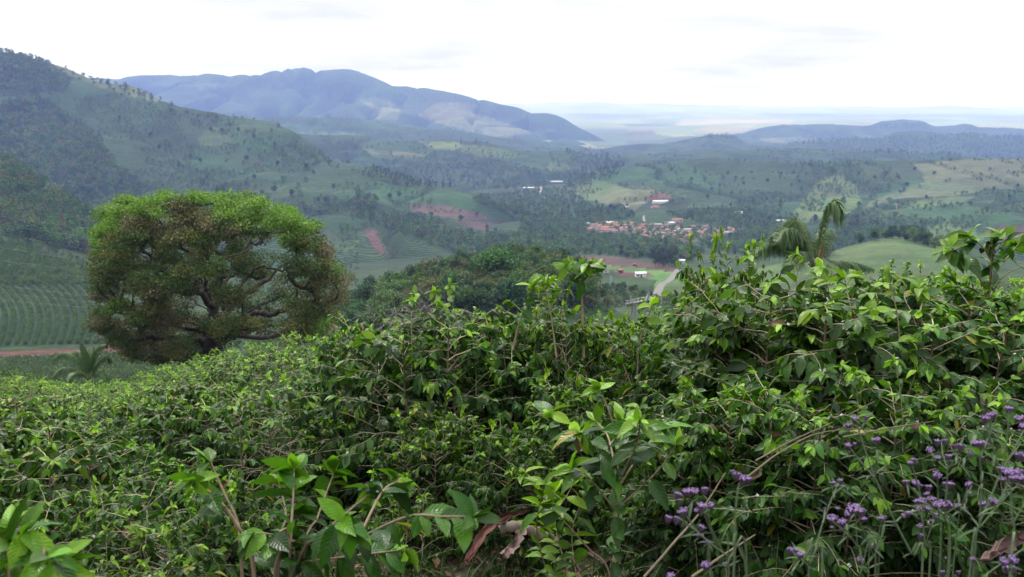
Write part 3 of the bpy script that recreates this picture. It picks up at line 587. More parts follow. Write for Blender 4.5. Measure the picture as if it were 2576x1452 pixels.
TOPL = np.array([(-200, 950), (0, 935), (130, 955), (215, 968), (300, 958), (330, 930), (420, 908), (520, 882), (620, 860), (700, 850), (840, 842), (900, 800), (1000, 790), (1150, 790), (1280, 780), (1340, 765), (1400, 745), (1500, 750), (1550, 785), (1640, 795), (1690, 745), (1740, 650), (1900, 650), (2000, 690), (2576, 690), (2900, 690)], float)
# the mass of bushes down the slope: nearest as single shrubs
cand = []
for yy in np.arange(9.5, 150, 2.05):
    for xx in np.arange(-85, 26, 2.1):
        x = xx + R0.normal(0, .3) + (0.9 if int(yy / 2.05) % 2 else 0); y = yy + R0.normal(0, .3)
        if y > 25 + max(0, -x - 1.5) * 1.65 - max(0, x) * .3: continue
        sx_ = x / y
        if sx_ < -.62 or sx_ > .6: continue
        if any((x - a) ** 2 + (y - b) ** 2 < r * r for a, b, r in OCC): continue
        z = float(gz(x, y)); u, v = proj(np.array([x, y, z + 1.6])); cand.append((y, x, z, u, v))
cand.sort()
NEARN = 298
bits = MB()
for q, (y, x, z, u, v) in enumerate(cand):
    h = R0.uniform(1.35, 2.35) * (0.95 if x < -4 else 1.0)
    wd_ = 2100 / y; tl = float(np.max(np.interp(float(u) + np.array([-1, -.6, -.3, 0, .3, .6, 1]) * wd_, TOPL[:, 0], TOPL[:, 1]))); h = min(h, (float(P(u, tl, y)[2]) - z - .05) / 1.06)
    if 420 < u < 900 and R0.random() < .5: h = min(2.5, float(P(u, tl, y)[2]) - z - .1)
    if h < .75 or (y < 34 and R0.random() < .17): continue
    if q < NEARN:
        m = (LEGGY[R0.integers(0, 2)] if R0.random() < .22 else NEAR[R0.integers(0, 4)]) if y < 15 else FAR[R0.integers(0, 3)]; h0 = 2.2 if y < 15 else 2.0
        g, lab = ('bushes between the dry twigs and the pylons', 'coffee bush massed on the crest below the wooded hill') if u > 900 else (('bushes below the big tree', 'coffee bush massed on the slope below the big spreading tree') if u > 420 else ('bushes down the slope by the small palm', 'coffee bush massed on the slope below the small palm'))
        place(m, (x, y, z), R0.random() * 6.28, (h / h0 * R0.uniform(.85, 1.1),) * 2 + (h / h0,), lab, g)
    else: bits_add = None
REST = cand[NEARN:]

# ------------------------------------------------------------------ plants drawn stem by stem
def stem_plant(seed, Y, stems, tpl, leaf, label, name='coffee_shrub', mat=None, base=None, gap=.06, ages=(.95, .45), pfl=0.0, sides=6, droop=.5, twigtint=(.24, .18, .12)):
    """stems: (pixel polyline from base to tip, depth offset at tip, radius, leaf start, leaves at tip)"""
    s = Shrub(seed, tpl, sides); rng = s.rng
    p0 = P(*base, Y) if base else P(*stems[0][0][0], Y); g = float(gz(p0[0], p0[1])); org = np.array([p0[0], p0[1], g])
    for poly, dep, rad, start, nt_ in stems:
        n = len(poly); pts = np.array([P(a, b, Y + dep * k / max(1, n - 1)) for k, (a, b) in enumerate(poly)]) - org
        if pts[0, 2] > .05 and poly[0][1] > 1400: pts = np.concatenate([[np.array([pts[0, 0] * .5, pts[0, 1], -.1])], pts])
        pts = spline(pts, max(8, 4 * n)); s.twig(pts, rad, rad * .4, twigtint)
        s.leaves_along(pts, start, gap, leaf, ages[0], ages[1], droop, pfl)
        if nt_: s.tip_rosette(pts[-1], nrm(pts[-1] - pts[-3]), max(3, nt_ // 2), leaf, ages[0]); s.leaves_along(pts[len(pts) // 2:], .35, gap * 1.3, leaf, ages[0], ages[0] * .5, droop, 0, .75)
    return root_of(name, s.meshes('p', mat or M_LEAF), label, 'shrub', tuple(org))
stem_plant(201, 2.7, [
    ([(640, 1452), (605, 1338), (545, 1253), (487, 1213)], -.15, .0075, .93, 7), ([(610, 1452), (600, 1323), (565, 1243), (530, 1163)], .1, .0065, .9, 6), ([(690, 1452), (780, 1368), (860, 1300), (935, 1238)], .2, .0065, .88, 9),
    ([(735, 1452), (900, 1358), (1025, 1300), (1110, 1300), (1190, 1300)], -.25, .0065, .72, 6), ([(730, 1452), (737, 1263), (740, 1180)], .15, .006, .72, 12), ([(740, 1452), (750, 1418), (880, 1400), (1015, 1383)], .0, .005, .6, 6),
    ([(700, 1452), (720, 1300), (700, 1215)], .3, .005, .75, 9), ([(760, 1452), (800, 1300), (840, 1190)], .35, .005, .75, 10), ([(900, 1358), (960, 1240), (1000, 1210)], .3, .005, .55, 8), ([(730, 1420), (690, 1350), (640, 1340)], -.1, .004, .5, 5),
    ([(850, 1385), (830, 1330), (870, 1310)], -.2, .004, .4, 4)],
    T_HI, .090, 'sparse coffee shrub with long bare stems and big fresh leaves', gap=.055, ages=(.66, .2))
stem_plant(202, 4.3, [([(1545, 1452), (1550, 1300), (1560, 1120), (1560, 1060)], 0, .012, .5, 14), ([(1552, 1250), (1500, 1130), (1460, 1090)], -.2, .006, .3, 10), ([(1552, 1230), (1620, 1130), (1670, 1070)], .2, .006, .3, 10), ([(1552, 1200), (1530, 1100), (1500, 1060)], .4, .006, .3, 10),
    ([(1552, 1220), (1600, 1120), (1610, 1060)], -.3, .006, .3, 10), ([(1430, 1110), (1410, 1080), (1385, 1040)], 0, .004, .6, 4), ([(1552, 1280), (1650, 1190), (1700, 1120)], 0, .005, .4, 6), ([(1555, 1100), (1530, 1030), (1508, 980)], 0, .005, .85, 3), ([(1552, 1290), (1480, 1200), (1440, 1180)], 0, .005, .4, 6)],
    T_HI, .112, 'bright green young coffee plant on a slender trunk above the litter', gap=.045, ages=(.9, .3), pfl=.012)
stem_plant(203, 4.6, [([(1535, 1452), (1480, 1380), (1400, 1290), (1320, 1190)], 0, .007, .75, 6), ([(1430, 1452), (1400, 1340), (1395, 1240)], .2, .005, .5, 9), ([(1380, 1452), (1350, 1330), (1370, 1220)], -.2, .005, .5, 9), ([(1450, 1452), (1440, 1330), (1480, 1230)], .1, .004, .6, 6), ([(1390, 1300), (1430, 1240), (1450, 1200)], .1, .003, .5, 5)],
    T_HI, .10, 'pale green coffee seedling with leaning bare stem beside the red bark', gap=.05, ages=(1.0, .7))
stem_plant(204, 2.0, [([(30, 1500), (40, 1400), (60, 1340)], 0, .006, .5, 8), ([(-20, 1500), (10, 1420), (30, 1330)], .1, .006, .5, 7), ([(120, 1500), (110, 1440), (120, 1400)], -.1, .005, .4, 8), ([(60, 1500), (80, 1430), (140, 1410)], 0, .005, .4, 6)],
    T_HI, .088, 'out of focus cluster of large pale coffee leaves in the corner', gap=.05, ages=(.75, .45))
stem_plant(205, 6.6, [([(2440, 1100), (2470, 900), (2490, 720), (2500, 610)], 0, .016, .8, 14), ([(2487, 740), (2430, 650), (2385, 622)], -.2, .006, .55, 8), ([(2492, 700), (2540, 640), (2565, 610)], .2, .005, .5, 8), ([(2495, 660), (2470, 620), (2440, 595)], .1, .005, .5, 8), ([(2480, 780), (2520, 700), (2580, 665)], 0, .006, .9, 0),
    ([(2478, 800), (2420, 740), (2400, 700)], .1, .005, .4, 6), ([(2470, 850), (2540, 780), (2600, 740)], -.1, .006, .4, 8), ([(2465, 880), (2400, 830), (2350, 800)], .1, .006, .4, 8), ([(2495, 640), (2530, 610), (2520, 590)], -.1, .004, .4, 8), ([(2440, 1100), (2510, 900), (2530, 780)], .2, .01, .6, 8)],
    T_MID, .135, 'tall coffee shoot with bare upper stem and white star flowers at the picture edge', gap=.05, ages=(.8, .3), pfl=.05)
stem_plant(206, 8.8, [([(1468, 900), (1465, 780), (1462, 690), (1462, 672)], 0, .014, .93, 16), ([(1463, 720), (1435, 690), (1425, 672)], -.1, .005, .5, 7), ([(1463, 715), (1490, 690), (1500, 670)], .1, .005, .5, 8), ([(1464, 705), (1475, 680), (1480, 665)], -.2, .004, .4, 7), ([(1464, 705), (1455, 680), (1440, 664)], .2, .004, .4, 7)],
    T_MID, .135, 'single umbrella shaped coffee shoot rising in front of the steel pylon', gap=.05, ages=(.9, .5))
stem_plant(207, 7.4, [([(1290, 880), (1310, 800), (1340, 720)], 0, .01, .5, 8), ([(1400, 900), (1385, 790), (1370, 715)], .2, .008, .5, 10), ([(1600, 1000), (1610, 860), (1640, 770)], .1, .008, .5, 8), ([(1600, 1000), (1560, 900), (1520, 830)], .1, .007, .5, 6)], T_MID, .13, 'pair of upright coffee shoots beside the umbrella shaped shoot', gap=.06, ages=(.9, .4))
# dry grey twigs on top of a bush
s = MB(); rg = np.random.default_rng(31); c0 = P(1030, 782, 8.5)
c0[2] -= .08
for k in range(170):
    b = c0 + rg.normal(0, 1, 3) * [.20, .16, .05]; d = nrm(rg.normal(0, 1, 3) * [1, .8, .5] + [0, 0, .35]); ln = rg.uniform(.05, .17)
    tube(s, spline([b, b + d * ln * .5 + rg.normal(0, .02, 3), b + d * ln], 5), np.linspace(.0026, .001, 5), 3, np.array([.27, .24, .21]) * rg.uniform(.7, 1.2))
tag(link('dry_twigs', s.mesh('dry_twigs', M_TWIG)), kind='stuff')

# long bare crossing twigs and orange trunk
def pole_thing(name, pts, rad, tint, label, cat, mat=M_TWIG, sides=8):
    mb = MB(); pts = spline(pts, 24); q = np.interp(np.linspace(0, 1, 24), np.linspace(0, 1, len(rad)), rad)
    pts = pts + np.random.default_rng(len(label)).normal(0, 1, (24, 3)) * q[:, None] * .12
    tube(mb, pts, q, sides, tint); return tag(link(name, mb.mesh(name, mat)), label, cat)
b = P(1905, 1452, 4.7)
pole_thing('bent_stem', [np.array([b[0] - .02, b[1], float(gz(b[0], b[1])) - .1]), P(1893, 1452, 4.7), P(1914, 1385, 4.7), P(1922, 1330, 4.75), P(1948, 1265, 4.8)], (.040, .036, .026, .018, .008), (.125, .042, .026), 'bent bare orange brown trunk rising through the dark bushes', 'trunk', simple('orange_bark', None, .7, 26, .6, bstr=.8, bdist=.02))
pole_thing('bare_branch', [P(2010, 1140, 6.0), P(2035, 1050, 6.0), P(2032, 920, 6.0), P(2000, 800, 6.1), P(1985, 720, 6.2)], (.022, .018, .014, .009, .006), (.10, .075, .065), 'dark smooth forked stem standing inside the broad glossy bush', 'branch')
for pl, Y_, lb in (([(1620, 1452), (1700, 1360), (1760, 1290), (1825, 1190)], 2.9, 'long pale bare twig leaning behind the leftmost purple flowers'), ([(1740, 1452), (1830, 1390), (1900, 1345)], 2.8, 'short bare twig ending in a bright sprig beside the orange trunk'),
                   ([(1900, 1160), (1990, 1110), (2100, 1060), (2200, 1010)], 4.2, 'long bare twig crossing in front of the dark bush behind the verbena'), ([(1880, 1200), (1960, 1140), (2060, 1090), (2200, 1075)], 4.1, 'lower of the bare twigs fanning out behind the verbena'),
                   ([(2120, 1100), (2250, 1075), (2350, 1060)], 4.2, 'nearly level bare twig behind the tallest verbena'), ([(1700, 800), (1780, 760), (1850, 745)], 6.0, 'thin twig sticking out from the dense bush by the road')):
    pole_thing('bare_twig', [P(a, b_, Y_ + .1 * k) for k, (a, b_) in enumerate(pl)], (.0042, .0034, .0018), (.15, .115, .08), lb, 'twig')

# fallen bark, log and stumps on the ground
def bark_strip(pts, widths, tint, label, seed):
    rg = np.random.default_rng(seed); pts = spline(pts, 14); w = np.interp(np.linspace(0, 1, 14), np.linspace(0, 1, len(widths)), widths); mb = MB(); d = nrm(np.gradient(pts, axis=0)); sd = nrm(np.cross(d, [0.1, -.9, .4])); n = np.cross(sd, d)
    A = np.linspace(-1, 1, 7); V = pts[:, None] + w[:, None, None] * (A[None, :, None] * sd[:, None] - (1 - A ** 2)[None, :, None] * .45 * n[:, None]) + rg.normal(0, .006, (14, 7, 3))
    V2 = V + .012 * n[:, None]; i = np.arange(13)[:, None] * 7; j = np.arange(6)[None]; F = np.stack([i + j, i + j + 1, i + 7 + j + 1, i + 7 + j], -1).reshape(-1, 4)
    mb.add(V.reshape(-1, 3), F, tint); mb.add(V2.reshape(-1, 3), F[:, ::-1], np.array(tint) * .8)
    return tag(link('fallen_bark', mb.mesh('fallen_bark', M_BARKS)), label, 'bark')
M_BARKS = simple('peeled_bark', None, .75, 9, .35, bstr=.5, bdist=.01)
bark_strip([P(1175, 1412, 5.2), P(1215, 1340, 5.5), P(1260, 1305, 5.9), P(1330, 1280, 6.3)], (.012, .028, .024, .008), (.12, .04, .03), 'long curved strip of red bark lying among the coffee bushes', 1)
bark_strip([P(1270, 1400, 5.0), P(1300, 1360, 5.2), P(1320, 1325, 5.4)], (.02, .03, .012), (.19, .125, .105), 'pale pinkish curl of bark next to the red strip', 2)
bark_strip([P(2470, 1410, 3.4), P(2530, 1370, 3.6), P(2600, 1340, 3.8)], (.01, .025, .02), (.10, .055, .045), 'brown slab of bark behind the verbena stems at the picture edge', 3)
pole_thing('fallen_log', [P(1255, 1335, 5.9), P(1300, 1325, 5.9), P(1360, 1345, 5.9), P(1400, 1365, 5.9)], (.035, .04, .03), (.16, .13, .10), 'mossy grey log lying behind the pinkish bark', 'log', M_BARKS)

# ------------------------------------------------------------------ grass and litter on the open ground
rg = np.random.default_rng(41); mb = MB(); n = 9000
x = rg.uniform(-3.5, 4.5, n); y = rg.uniform(3.0, 11, n); p = np.stack([x, y, gz(x, y)], -1)
ax = rg.normal(0, .5, (n, 3)) + [0, 0, 1]; add_leaves(mb, leaf_template(2, 1, .04, .25, 0), p, ax, rg.normal(0, 1, (n, 3)) + [0, -.5, .2], rg.uniform(.08, .3, n), np.array([.045, .085, .02]) * np.exp(rg.normal(0, .3, (n, 1))))
tag(link('grass', mb.mesh('grass', M_LEAF2)), kind='stuff')
mb = MB(); n = 5000; x = rg.uniform(-4, 5, n); y = rg.uniform(2.5, 12, n); p = np.stack([x, y, gz(x, y) + .01 + .03 * rg.random(n)], -1)
add_leaves(mb, T_LO, p, rg.normal(0, 1, (n, 3)) * [1, 1, .25], rg.normal(0, .3, (n, 3)) + [0, 0, 1], rg.uniform(.06, .14, n), np.array([.16, .09, .055]) * np.exp(rg.normal(0, .4, (n, 1))))
for k in range(400):
    a = np.array([rg.uniform(-3, 4), rg.uniform(3, 10), 0]); d = nrm(rg.normal(0, 1, 3) * [1, 1, 0]); q = a + d * np.linspace(0, rg.uniform(.2, .9), 5)[:, None]; q[:, 2] = gz(q[:, 0], q[:, 1]) + .03
    tube(mb, q, .005, 3, np.array([.26, .19, .14]) * rg.uniform(.6, 1.2))
tag(link('leaf_litter', mb.mesh('leaf_litter', M_TWIG)), kind='stuff')

# ------------------------------------------------------------------ purple verbena
rg = np.random.default_rng(51)
def head_mesh(seed, n=46):
    rg = np.random.default_rng(seed); mb = MB()
    for cx_, cy_ in [(0, 0)] + [(.011 * math.cos(a), .011 * math.sin(a)) for a in rg.random() * 6 + np.arange(5) * 1.26]:
        tube(mb, [(cx_ * .3, cy_ * .3, -.022), (cx_, cy_, -.006), (cx_, cy_, .002)], (.0012, .0035, .004), 5, (.09, .06, .10))
        m = n // 6 + 4; an = rg.random(m) * 2 * PI; rr = .0068 * np.sqrt(rg.random(m))
        for a, r in zip(an, rr):
            c = np.array([cx_ + r * math.cos(a), cy_ + r * math.sin(a), .004 + .003 * rg.random() - r * .35]); axd = nrm(np.array([r * math.cos(a) * 90, r * math.sin(a) * 90, 1.0])); e = nrm(np.cross(axd, [.3, .8, .2])); f = np.cross(axd, e)
            q = np.arange(5) * 2 * PI / 5 + rg.random() * 6; sz = rg.uniform(.0019, .0030)
            V = np.concatenate([[c], c + sz * (np.cos(q)[:, None] * e + np.sin(q)[:, None] * f) + axd * .0006, c + sz * .8 * (np.cos(q + .6)[:, None] * e + np.sin(q + .6)[:, None] * f) + axd * .0003]); k = np.arange(5)
            mb.add(V, np.stack([np.zeros(5, int), 1 + k, 6 + k], -1), np.array([.30, .175, .41]) * np.exp(rg.normal(0, .3)) + (.05 if rg.random() < .2 else 0))
    return mb.mesh('flower_head', M_FLOWER, False)
HEADS = [head_mesh(k) for k in range(4)]
M_VSTEM = simple('verbena_stem', None, .7, 60, .2)
def z2(pts): return [(2012.6 + a * .3066, 1006 + b * .3066) for a, b in pts]
def z8(pts): return [(1288 + a * .5, 943 + b * .5) for a, b in pts]
def verbena(seed, Y, stems, heads, label, conv):
    rg = np.random.default_rng(seed); mb = MB(); lf = MB(); main = conv(stems[0]); p0 = P(*main[0], Y); g = float(gz(p0[0], p0[1])); org = np.array([p0[0], p0[1], g])
    for q, st in enumerate(stems):
        px = conv(st); n = len(px); dep = rg.normal(0, .06); pts = np.array([P(a, b, Y + dep * k / n) for k, (a, b) in enumerate(px)]) - org
        if px[0][1] > 1440: pts = np.concatenate([[[pts[0, 0] * .7, 0, -.05]], pts])
        r = .0028 if q == 0 else .0019; pts = spline(pts, 6 * len(pts)); tube(mb, pts, np.linspace(r, r * .6, len(pts)), 5, np.array([.10, .145, .075]) * rg.uniform(.85, 1.15))
        for k in (len(pts) // 3, 2 * len(pts) // 3):
            d = nrm(pts[k + 1] - pts[k]); a = nrm(np.cross(d, rg.normal(0, 1, 3))); m = 2
            add_leaves(lf, leaf_template(4, 2, .07, .25, .3), np.tile(pts[k], (m, 1)), np.stack([a + d * .5, -a + d * .5]), rg.normal(0, .3, (m, 3)) + UP, rg.uniform(.02, .05, m), np.tile(np.array([.06, .10, .045]), (m, 1)))
    r = thing('verbena', label, 'flower', tuple(org), 0, 'purple verbena plants'); link('stem', mb.mesh('stem', M_VSTEM), r); link('foliage', lf.mesh('foliage', M_LEAF2), r)
    for hx, hy, hs in heads:
        a, b = conv([(hx, hy)])[0]; p = P(a, b, Y + rg.normal(0, .04)) - org; o = link('flower_head', HEADS[rg.integers(0, 4)], r, tuple(p)); o.rotation_euler = (rg.normal(0, .2), rg.normal(0, .2), rg.random() * 6); o.scale = (hs * .56,) * 3
        tube_pts = None
verbena(1, 2.25, [[(1000, 1452), (920, 1270), (780, 1000), (620, 650), (530, 400), (455, 170)], [(620, 640), (628, 450), (625, 340)], [(610, 640), (500, 510), (400, 385)], [(480, 260), (520, 200), (545, 150)], [(780, 1000), (670, 1000), (668, 985)], [(790, 1000), (840, 950), (885, 930)]],
        [(450, 155, 1.15), (395, 205, .8), (545, 140, .7), (625, 325, 1.1), (395, 372, .9), (450, 358, .5), (668, 970, 1.15), (885, 925, .9), (848, 950, .7)], 'tall verbena leaning away with three high purple heads', z2)
verbena(2, 2.2, [[(620, 1452), (470, 1200), (370, 1090), (260, 990)], [(470, 1190), (455, 960), (450, 920)], [(640, 1452), (600, 1280), (500, 1030), (480, 950)], [(610, 1280), (650, 1080), (668, 1000)], [(470, 1200), (400, 1090), (345, 1040)], [(560, 1452), (510, 1360), (495, 1320)], [(625, 1300), (612, 1240), (605, 1200)]],
        [(265, 970, 1.4), (345, 1000, 1.2), (440, 890, 1.8), (500, 910, 1.3), (400, 930, 1.2), (525, 975, .8), (605, 1190, 1.0), (495, 1315, 1.1), (345, 1050, .9), (260, 1045, .5)], 'verbena with the densest flat bunch of purple heads', z2)
verbena(3, 2.15, [[(70, 1452), (120, 1250), (190, 1000), (290, 740), (330, 670)], [(270, 780), (270, 700)], [(280, 770), (350, 715)], [(190, 1010), (205, 900)], [(70, 1452), (30, 1320), (15, 1270)]], [(270, 680, .7), (330, 660, .8), (352, 710, .6), (205, 888, .4), (15, 1255, .8), (310, 890, .5)], 'thin single verbena stem curving up before the black shade', z2)
verbena(4, 2.3, [[(1210, 1452), (1190, 950), (1205, 700), (1210, 570), (1220, 480)], [(1210, 570), (1170, 440), (1160, 350)], [(1205, 570), (1110, 480), (1065, 420)], [(1215, 570), (1280, 470), (1300, 400)], [(1220, 560), (1320, 500), (1395, 440)], [(1195, 950), (1080, 880), (1000, 840)], [(1200, 930), (1280, 880), (1330, 860)], [(1190, 960), (1120, 890), (1090, 830)]],
        [(1130, 340, 1.0), (1190, 335, 1.0), (1065, 410, 1.0), (1220, 460, .9), (1320, 375, 1.1), (1265, 375, .8), (1400, 428, 1.1), (1132, 475, .8), (1190, 855, 1.7), (1120, 860, 1.2), (1000, 830, 1.2), (960, 830, .9), (1080, 815, 1.2), (1245, 865, 1.2), (1300, 865, 1.0), (1345, 890, .9)], 'bushiest verbena with many purple heads on spreading rays', z2)
verbena(5, 2.4, [[(1060, 1452), (1030, 1200), (1010, 1000), (1000, 830), (930, 570), (920, 520)], [(1010, 1020), (980, 920), (960, 890)], [(1030, 1180), (1090, 1010), (1110, 950)], [(1010, 900), (1050, 800)], [(1000, 830), (890, 700), (870, 680)]], [(935, 490, .9), (905, 515, .8), (1000, 1110, 1.1), (990, 1035, .9), (970, 885, 1.3), (1050, 885, 1.2), (1040, 770, .9), (1120, 945, 1.1), (1080, 990, .7), (870, 670, 1.1), (950, 680, 1.1), (990, 700, .7), (1055, 712, 1.0)], 'verbena with heads stacked one above another on upright stems', z2)
verbena(6, 2.1, [[(1390, 1452), (1460, 1060), (1560, 820), (1640, 620), (1760, 400), (1838, 250)], [(1640, 610), (1580, 380), (1520, 190)], [(1660, 580), (1700, 300), (1715, 90)], [(1470, 1050), (1490, 700), (1478, 480), (1475, 370)], [(1560, 390), (1560, 180)], [(1480, 1040), (1640, 850), (1838, 640)], [(1640, 850), (1600, 840)], [(1600, 560), (1640, 620)]],
        [(1520, 150, 1.2), (1570, 120, 1.2), (1715, 70, 1.1), (1475, 355, 1.3), (1530, 365, .8), (1435, 350, .9), (1495, 470, .5), (1800, 150, 1.2), (1830, 210, .9), (1680, 172, .5), (1795, 445, 1.2), (1830, 460, .9), (1590, 830, 1.2), (1500, 850, 1.1)], 'tallest verbena branching into high forked stems', z2)
verbena(7, 2.0, [[(1720, 1452), (1740, 1020), (1725, 740), (1720, 640)], [(1750, 1010), (1838, 850)], [(1730, 720), (1660, 660)], [(1730, 720), (1790, 600)], [(1735, 1020), (1620, 900), (1590, 850)], [(1838, 1220), (1600, 1380), (1500, 1452)]],
        [(1720, 590, 1.4), (1655, 565, .9), (1780, 590, 1.3), (1660, 650, .9), (1810, 640, 1.2), (1750, 640, 1.0)], 'thick pale stemmed verbena at the picture edge', z2)
verbena(8, 1.7, [[(1720, 1470), (1722, 1400), (1720, 1380)], [(1420, 1452), (1425, 1340)]], [(1680, 1320, 1.0), (1750, 1310, 1.0), (1700, 1370, 1.1), (1750, 1375, .9), (1420, 1305, .6)], 'blurred verbena bunch low in front of the thick stem', z2)
verbena(9, 2.35, [[(1140, 1452), (1135, 900), (1130, 690), (1125, 640)], [(1220, 1452), (1195, 900), (1212, 720)], [(1250, 1452), (1290, 1050), (1320, 880), (1375, 720)], [(1330, 880), (1385, 770)]], [(1125, 615, 1.3), (1200, 690, 1.2), (1240, 690, 1.0), (1385, 690, 1.0), (1385, 760, .7), (1165, 1410, .8), (1300, 1410, .7)], 'verbena with two straight stems standing among the bushiest one', z2)
verbena(10, 2.0, [[(1180, 1020), (1090, 920), (1000, 850), (880, 750), (830, 720)], [(1090, 1016), (1030, 860), (950, 660)], [(1000, 850), (900, 760)], [(1060, 890), (1000, 760), (980, 640)], [(940, 800), (870, 700)]], [(835, 725, 1.1), (790, 718, 1.0), (860, 685, 1.2), (880, 585, 1.1), (835, 600, 1.0), (920, 585, 1.0), (970, 575, 1.0), (960, 660, 1.3), (1000, 655, 1.0), (935, 680, .9), (955, 765, .9), (985, 840, .5), (940, 805, .6), (850, 635, .6)], 'softly blurred verbena with a loose bunch of purple heads by the leaning twig', z8)
verbena(11, 1.95, [[(1115, 1020), (1118, 860), (1128, 650), (1145, 540)]], [(1130, 500, 1.0), (1165, 520, 1.2), (1190, 522, .9), (1110, 485, .6)], 'single verbena head on a straight stem above the leaning twig', z8)
verbena(12, 2.0, [[(1560, 1050), (1490, 960), (1440, 920), (1410, 890)], [(1480, 950), (1455, 910)], [(1180, 1060), (1060, 960)], [(1000, 1040), (980, 970)]], [(1405, 880, 1.1), (1450, 900, 1.1), (975, 955, 1.2), (1070, 950, .6), (800, 1010, .9), (1430, 880, .7)], 'low verbena with heads near the bottom of the orange trunk', z8)

# ------------------------------------------------------------------ the big spreading tree
TY = 90.0
def z4(pts): return [(a * .3898, 440 + b * .3898) for a, b in pts]
rg = np.random.default_rng(61)
LIMBS = [([(1350, 1210), (1375, 1090), (1388, 1000), (1375, 860), (1330, 740), (1290, 640), (1262, 500), (1230, 420), (1180, 330)], 0), ([(1280, 690), (1180, 620), (1080, 585), (960, 490), (800, 450), (700, 420)], -4), ([(1375, 720), (1400, 560), (1560, 510), (1640, 450), (1720, 390), (1820, 330)], 3),
         ([(1375, 850), (1480, 770), (1620, 650), (1720, 570), (1830, 590), (2000, 600)], -3), ([(1395, 960), (1520, 850), (1640, 790), (1760, 750), (1950, 700), (2100, 650), (2220, 650)], 2), ([(1385, 1060), (1540, 940), (1680, 870), (1760, 860), (1950, 800), (2150, 730)], -4), ([(1380, 1090), (1500, 1040), (1620, 990), (1760, 960), (1900, 950), (2050, 960)], -6),
         ([(1340, 880), (1200, 800), (1000, 750), (850, 700), (720, 640)], 4), ([(1370, 1000), (1180, 930), (980, 900), (800, 860), (640, 820)], -3), ([(1375, 1090), (1150, 1030), (950, 1010), (780, 1090)], -5), ([(1300, 640), (1350, 480), (1400, 350), (1450, 220)], -2), ([(1262, 520), (1100, 380), (960, 260), (850, 200)], 1),
         ([(1330, 740), (1340, 560), (1300, 420), (1280, 300)], -8), ([(1375, 860), (1330, 720), (1200, 600), (1050, 480)], -9), ([(1388, 960), (1500, 800), (1650, 650), (1800, 520)], -9), ([(1375, 860), (1420, 700), (1500, 500), (1560, 300)], 9), ([(1375, 900), (1250, 760), (1050, 620), (850, 560)], 9), ([(1388, 960), (1550, 800), (1750, 650), (1950, 500)], 9), ([(1380, 1050), (1300, 950), (1150, 850), (1000, 830)], -10), ([(1385, 1060), (1500, 950), (1650, 900), (1800, 880)], 10)]
CROWN = [(232, 590), (240, 540), (270, 505), (330, 490), (400, 478), (425, 471), (440, 490), (520, 482), (560, 488), (650, 490), (740, 525), (775, 560), (800, 565), (830, 600), (835, 650), (850, 670), (880, 690), (880, 740), (850, 800), (820, 860), (750, 870), (680, 850), (640, 845), (560, 880), (520, 925), (400, 930), (290, 905), (270, 870), (220, 830), (218, 780), (235, 700), (228, 640)]
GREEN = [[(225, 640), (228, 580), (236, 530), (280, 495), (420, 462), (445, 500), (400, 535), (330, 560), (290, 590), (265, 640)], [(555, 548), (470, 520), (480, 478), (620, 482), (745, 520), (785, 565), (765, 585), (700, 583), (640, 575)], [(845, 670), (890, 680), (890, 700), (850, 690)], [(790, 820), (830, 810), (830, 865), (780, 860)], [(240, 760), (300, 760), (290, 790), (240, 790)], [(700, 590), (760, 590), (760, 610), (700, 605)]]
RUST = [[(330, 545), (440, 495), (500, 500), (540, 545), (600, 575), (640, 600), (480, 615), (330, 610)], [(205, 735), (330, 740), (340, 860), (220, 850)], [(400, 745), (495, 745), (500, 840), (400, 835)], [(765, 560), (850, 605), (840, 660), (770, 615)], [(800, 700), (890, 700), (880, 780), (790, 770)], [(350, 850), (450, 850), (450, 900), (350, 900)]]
cen = P(545, 900, TY); cen[2] -= 1.0; ORG = np.array([cen[0], TY, float(gz(cen[0], TY)) - .3])
nodes = []; parent = []; fixedr = []
for li, (px, dep) in enumerate(LIMBS):
    pp = np.array([P(a, b, TY) for a, b in z4(px)]); pp[:, 1] += dep * np.linspace(0, 1, len(pp)) ** 1.2
    if li == 0: pp = np.concatenate([[[pp[0, 0] + .3, TY, ORG[2] - .5]], pp])
    pp = spline(pp, len(pp) * 5); pp[1:] += rg.normal(0, .10, (len(pp) - 1, 3))
    if li: k0 = int(np.argmin(np.linalg.norm(np.array(nodes) - pp[0], axis=1)))
    for k, q in enumerate(pp):
        if li == 0 and k == 0: parent.append(-1)
        elif k == 0: parent.append(k0)
        else: parent.append(len(nodes) - 1)
        nodes.append(q)
clumps = []; supers = []; CROWN_IN = [(548 + (a - 548) * .975, 690 + (b - 690) * .965) for a, b in CROWN]
ccu, ccv, au, av = 548, 690, 335, 235
def depth_at(u, v): return 12.5 * math.sqrt(max(0.05, 1 - min(1.0, math.hypot((u - ccu) / au, (v - ccv) / av)) ** 2))
tries = 0
while len(supers) < 225 and tries < 60000:
    tries += 1; u = rg.uniform(222, 880); v = rg.uniform(476, 925)
    if not inpoly(CROWN_IN, np.array([u]), np.array([v]))[0]: continue
    rr = min(1.0, math.hypot((u - ccu) / au, (v - ccv) / av)); f = rg.choice([-1, 1]) * rg.random() ** .4
    if rg.random() < (1 - max(rr, abs(f))) * 1.3: continue
    if f < 0 and 560 < v and 420 < u < 760 and rg.random() < .52: continue        # open side where the limbs show
    if v > 740 and 470 < u < 720 and rg.random() < .45: continue
    w = np.array([u / 26.0, v / 26.0, f * depth_at(u, v) / .95])
    if any(np.sum((w - q) ** 2) < 1.95 for q, *_ in supers): continue
    supers.append((w, u, v, f * depth_at(u, v)))
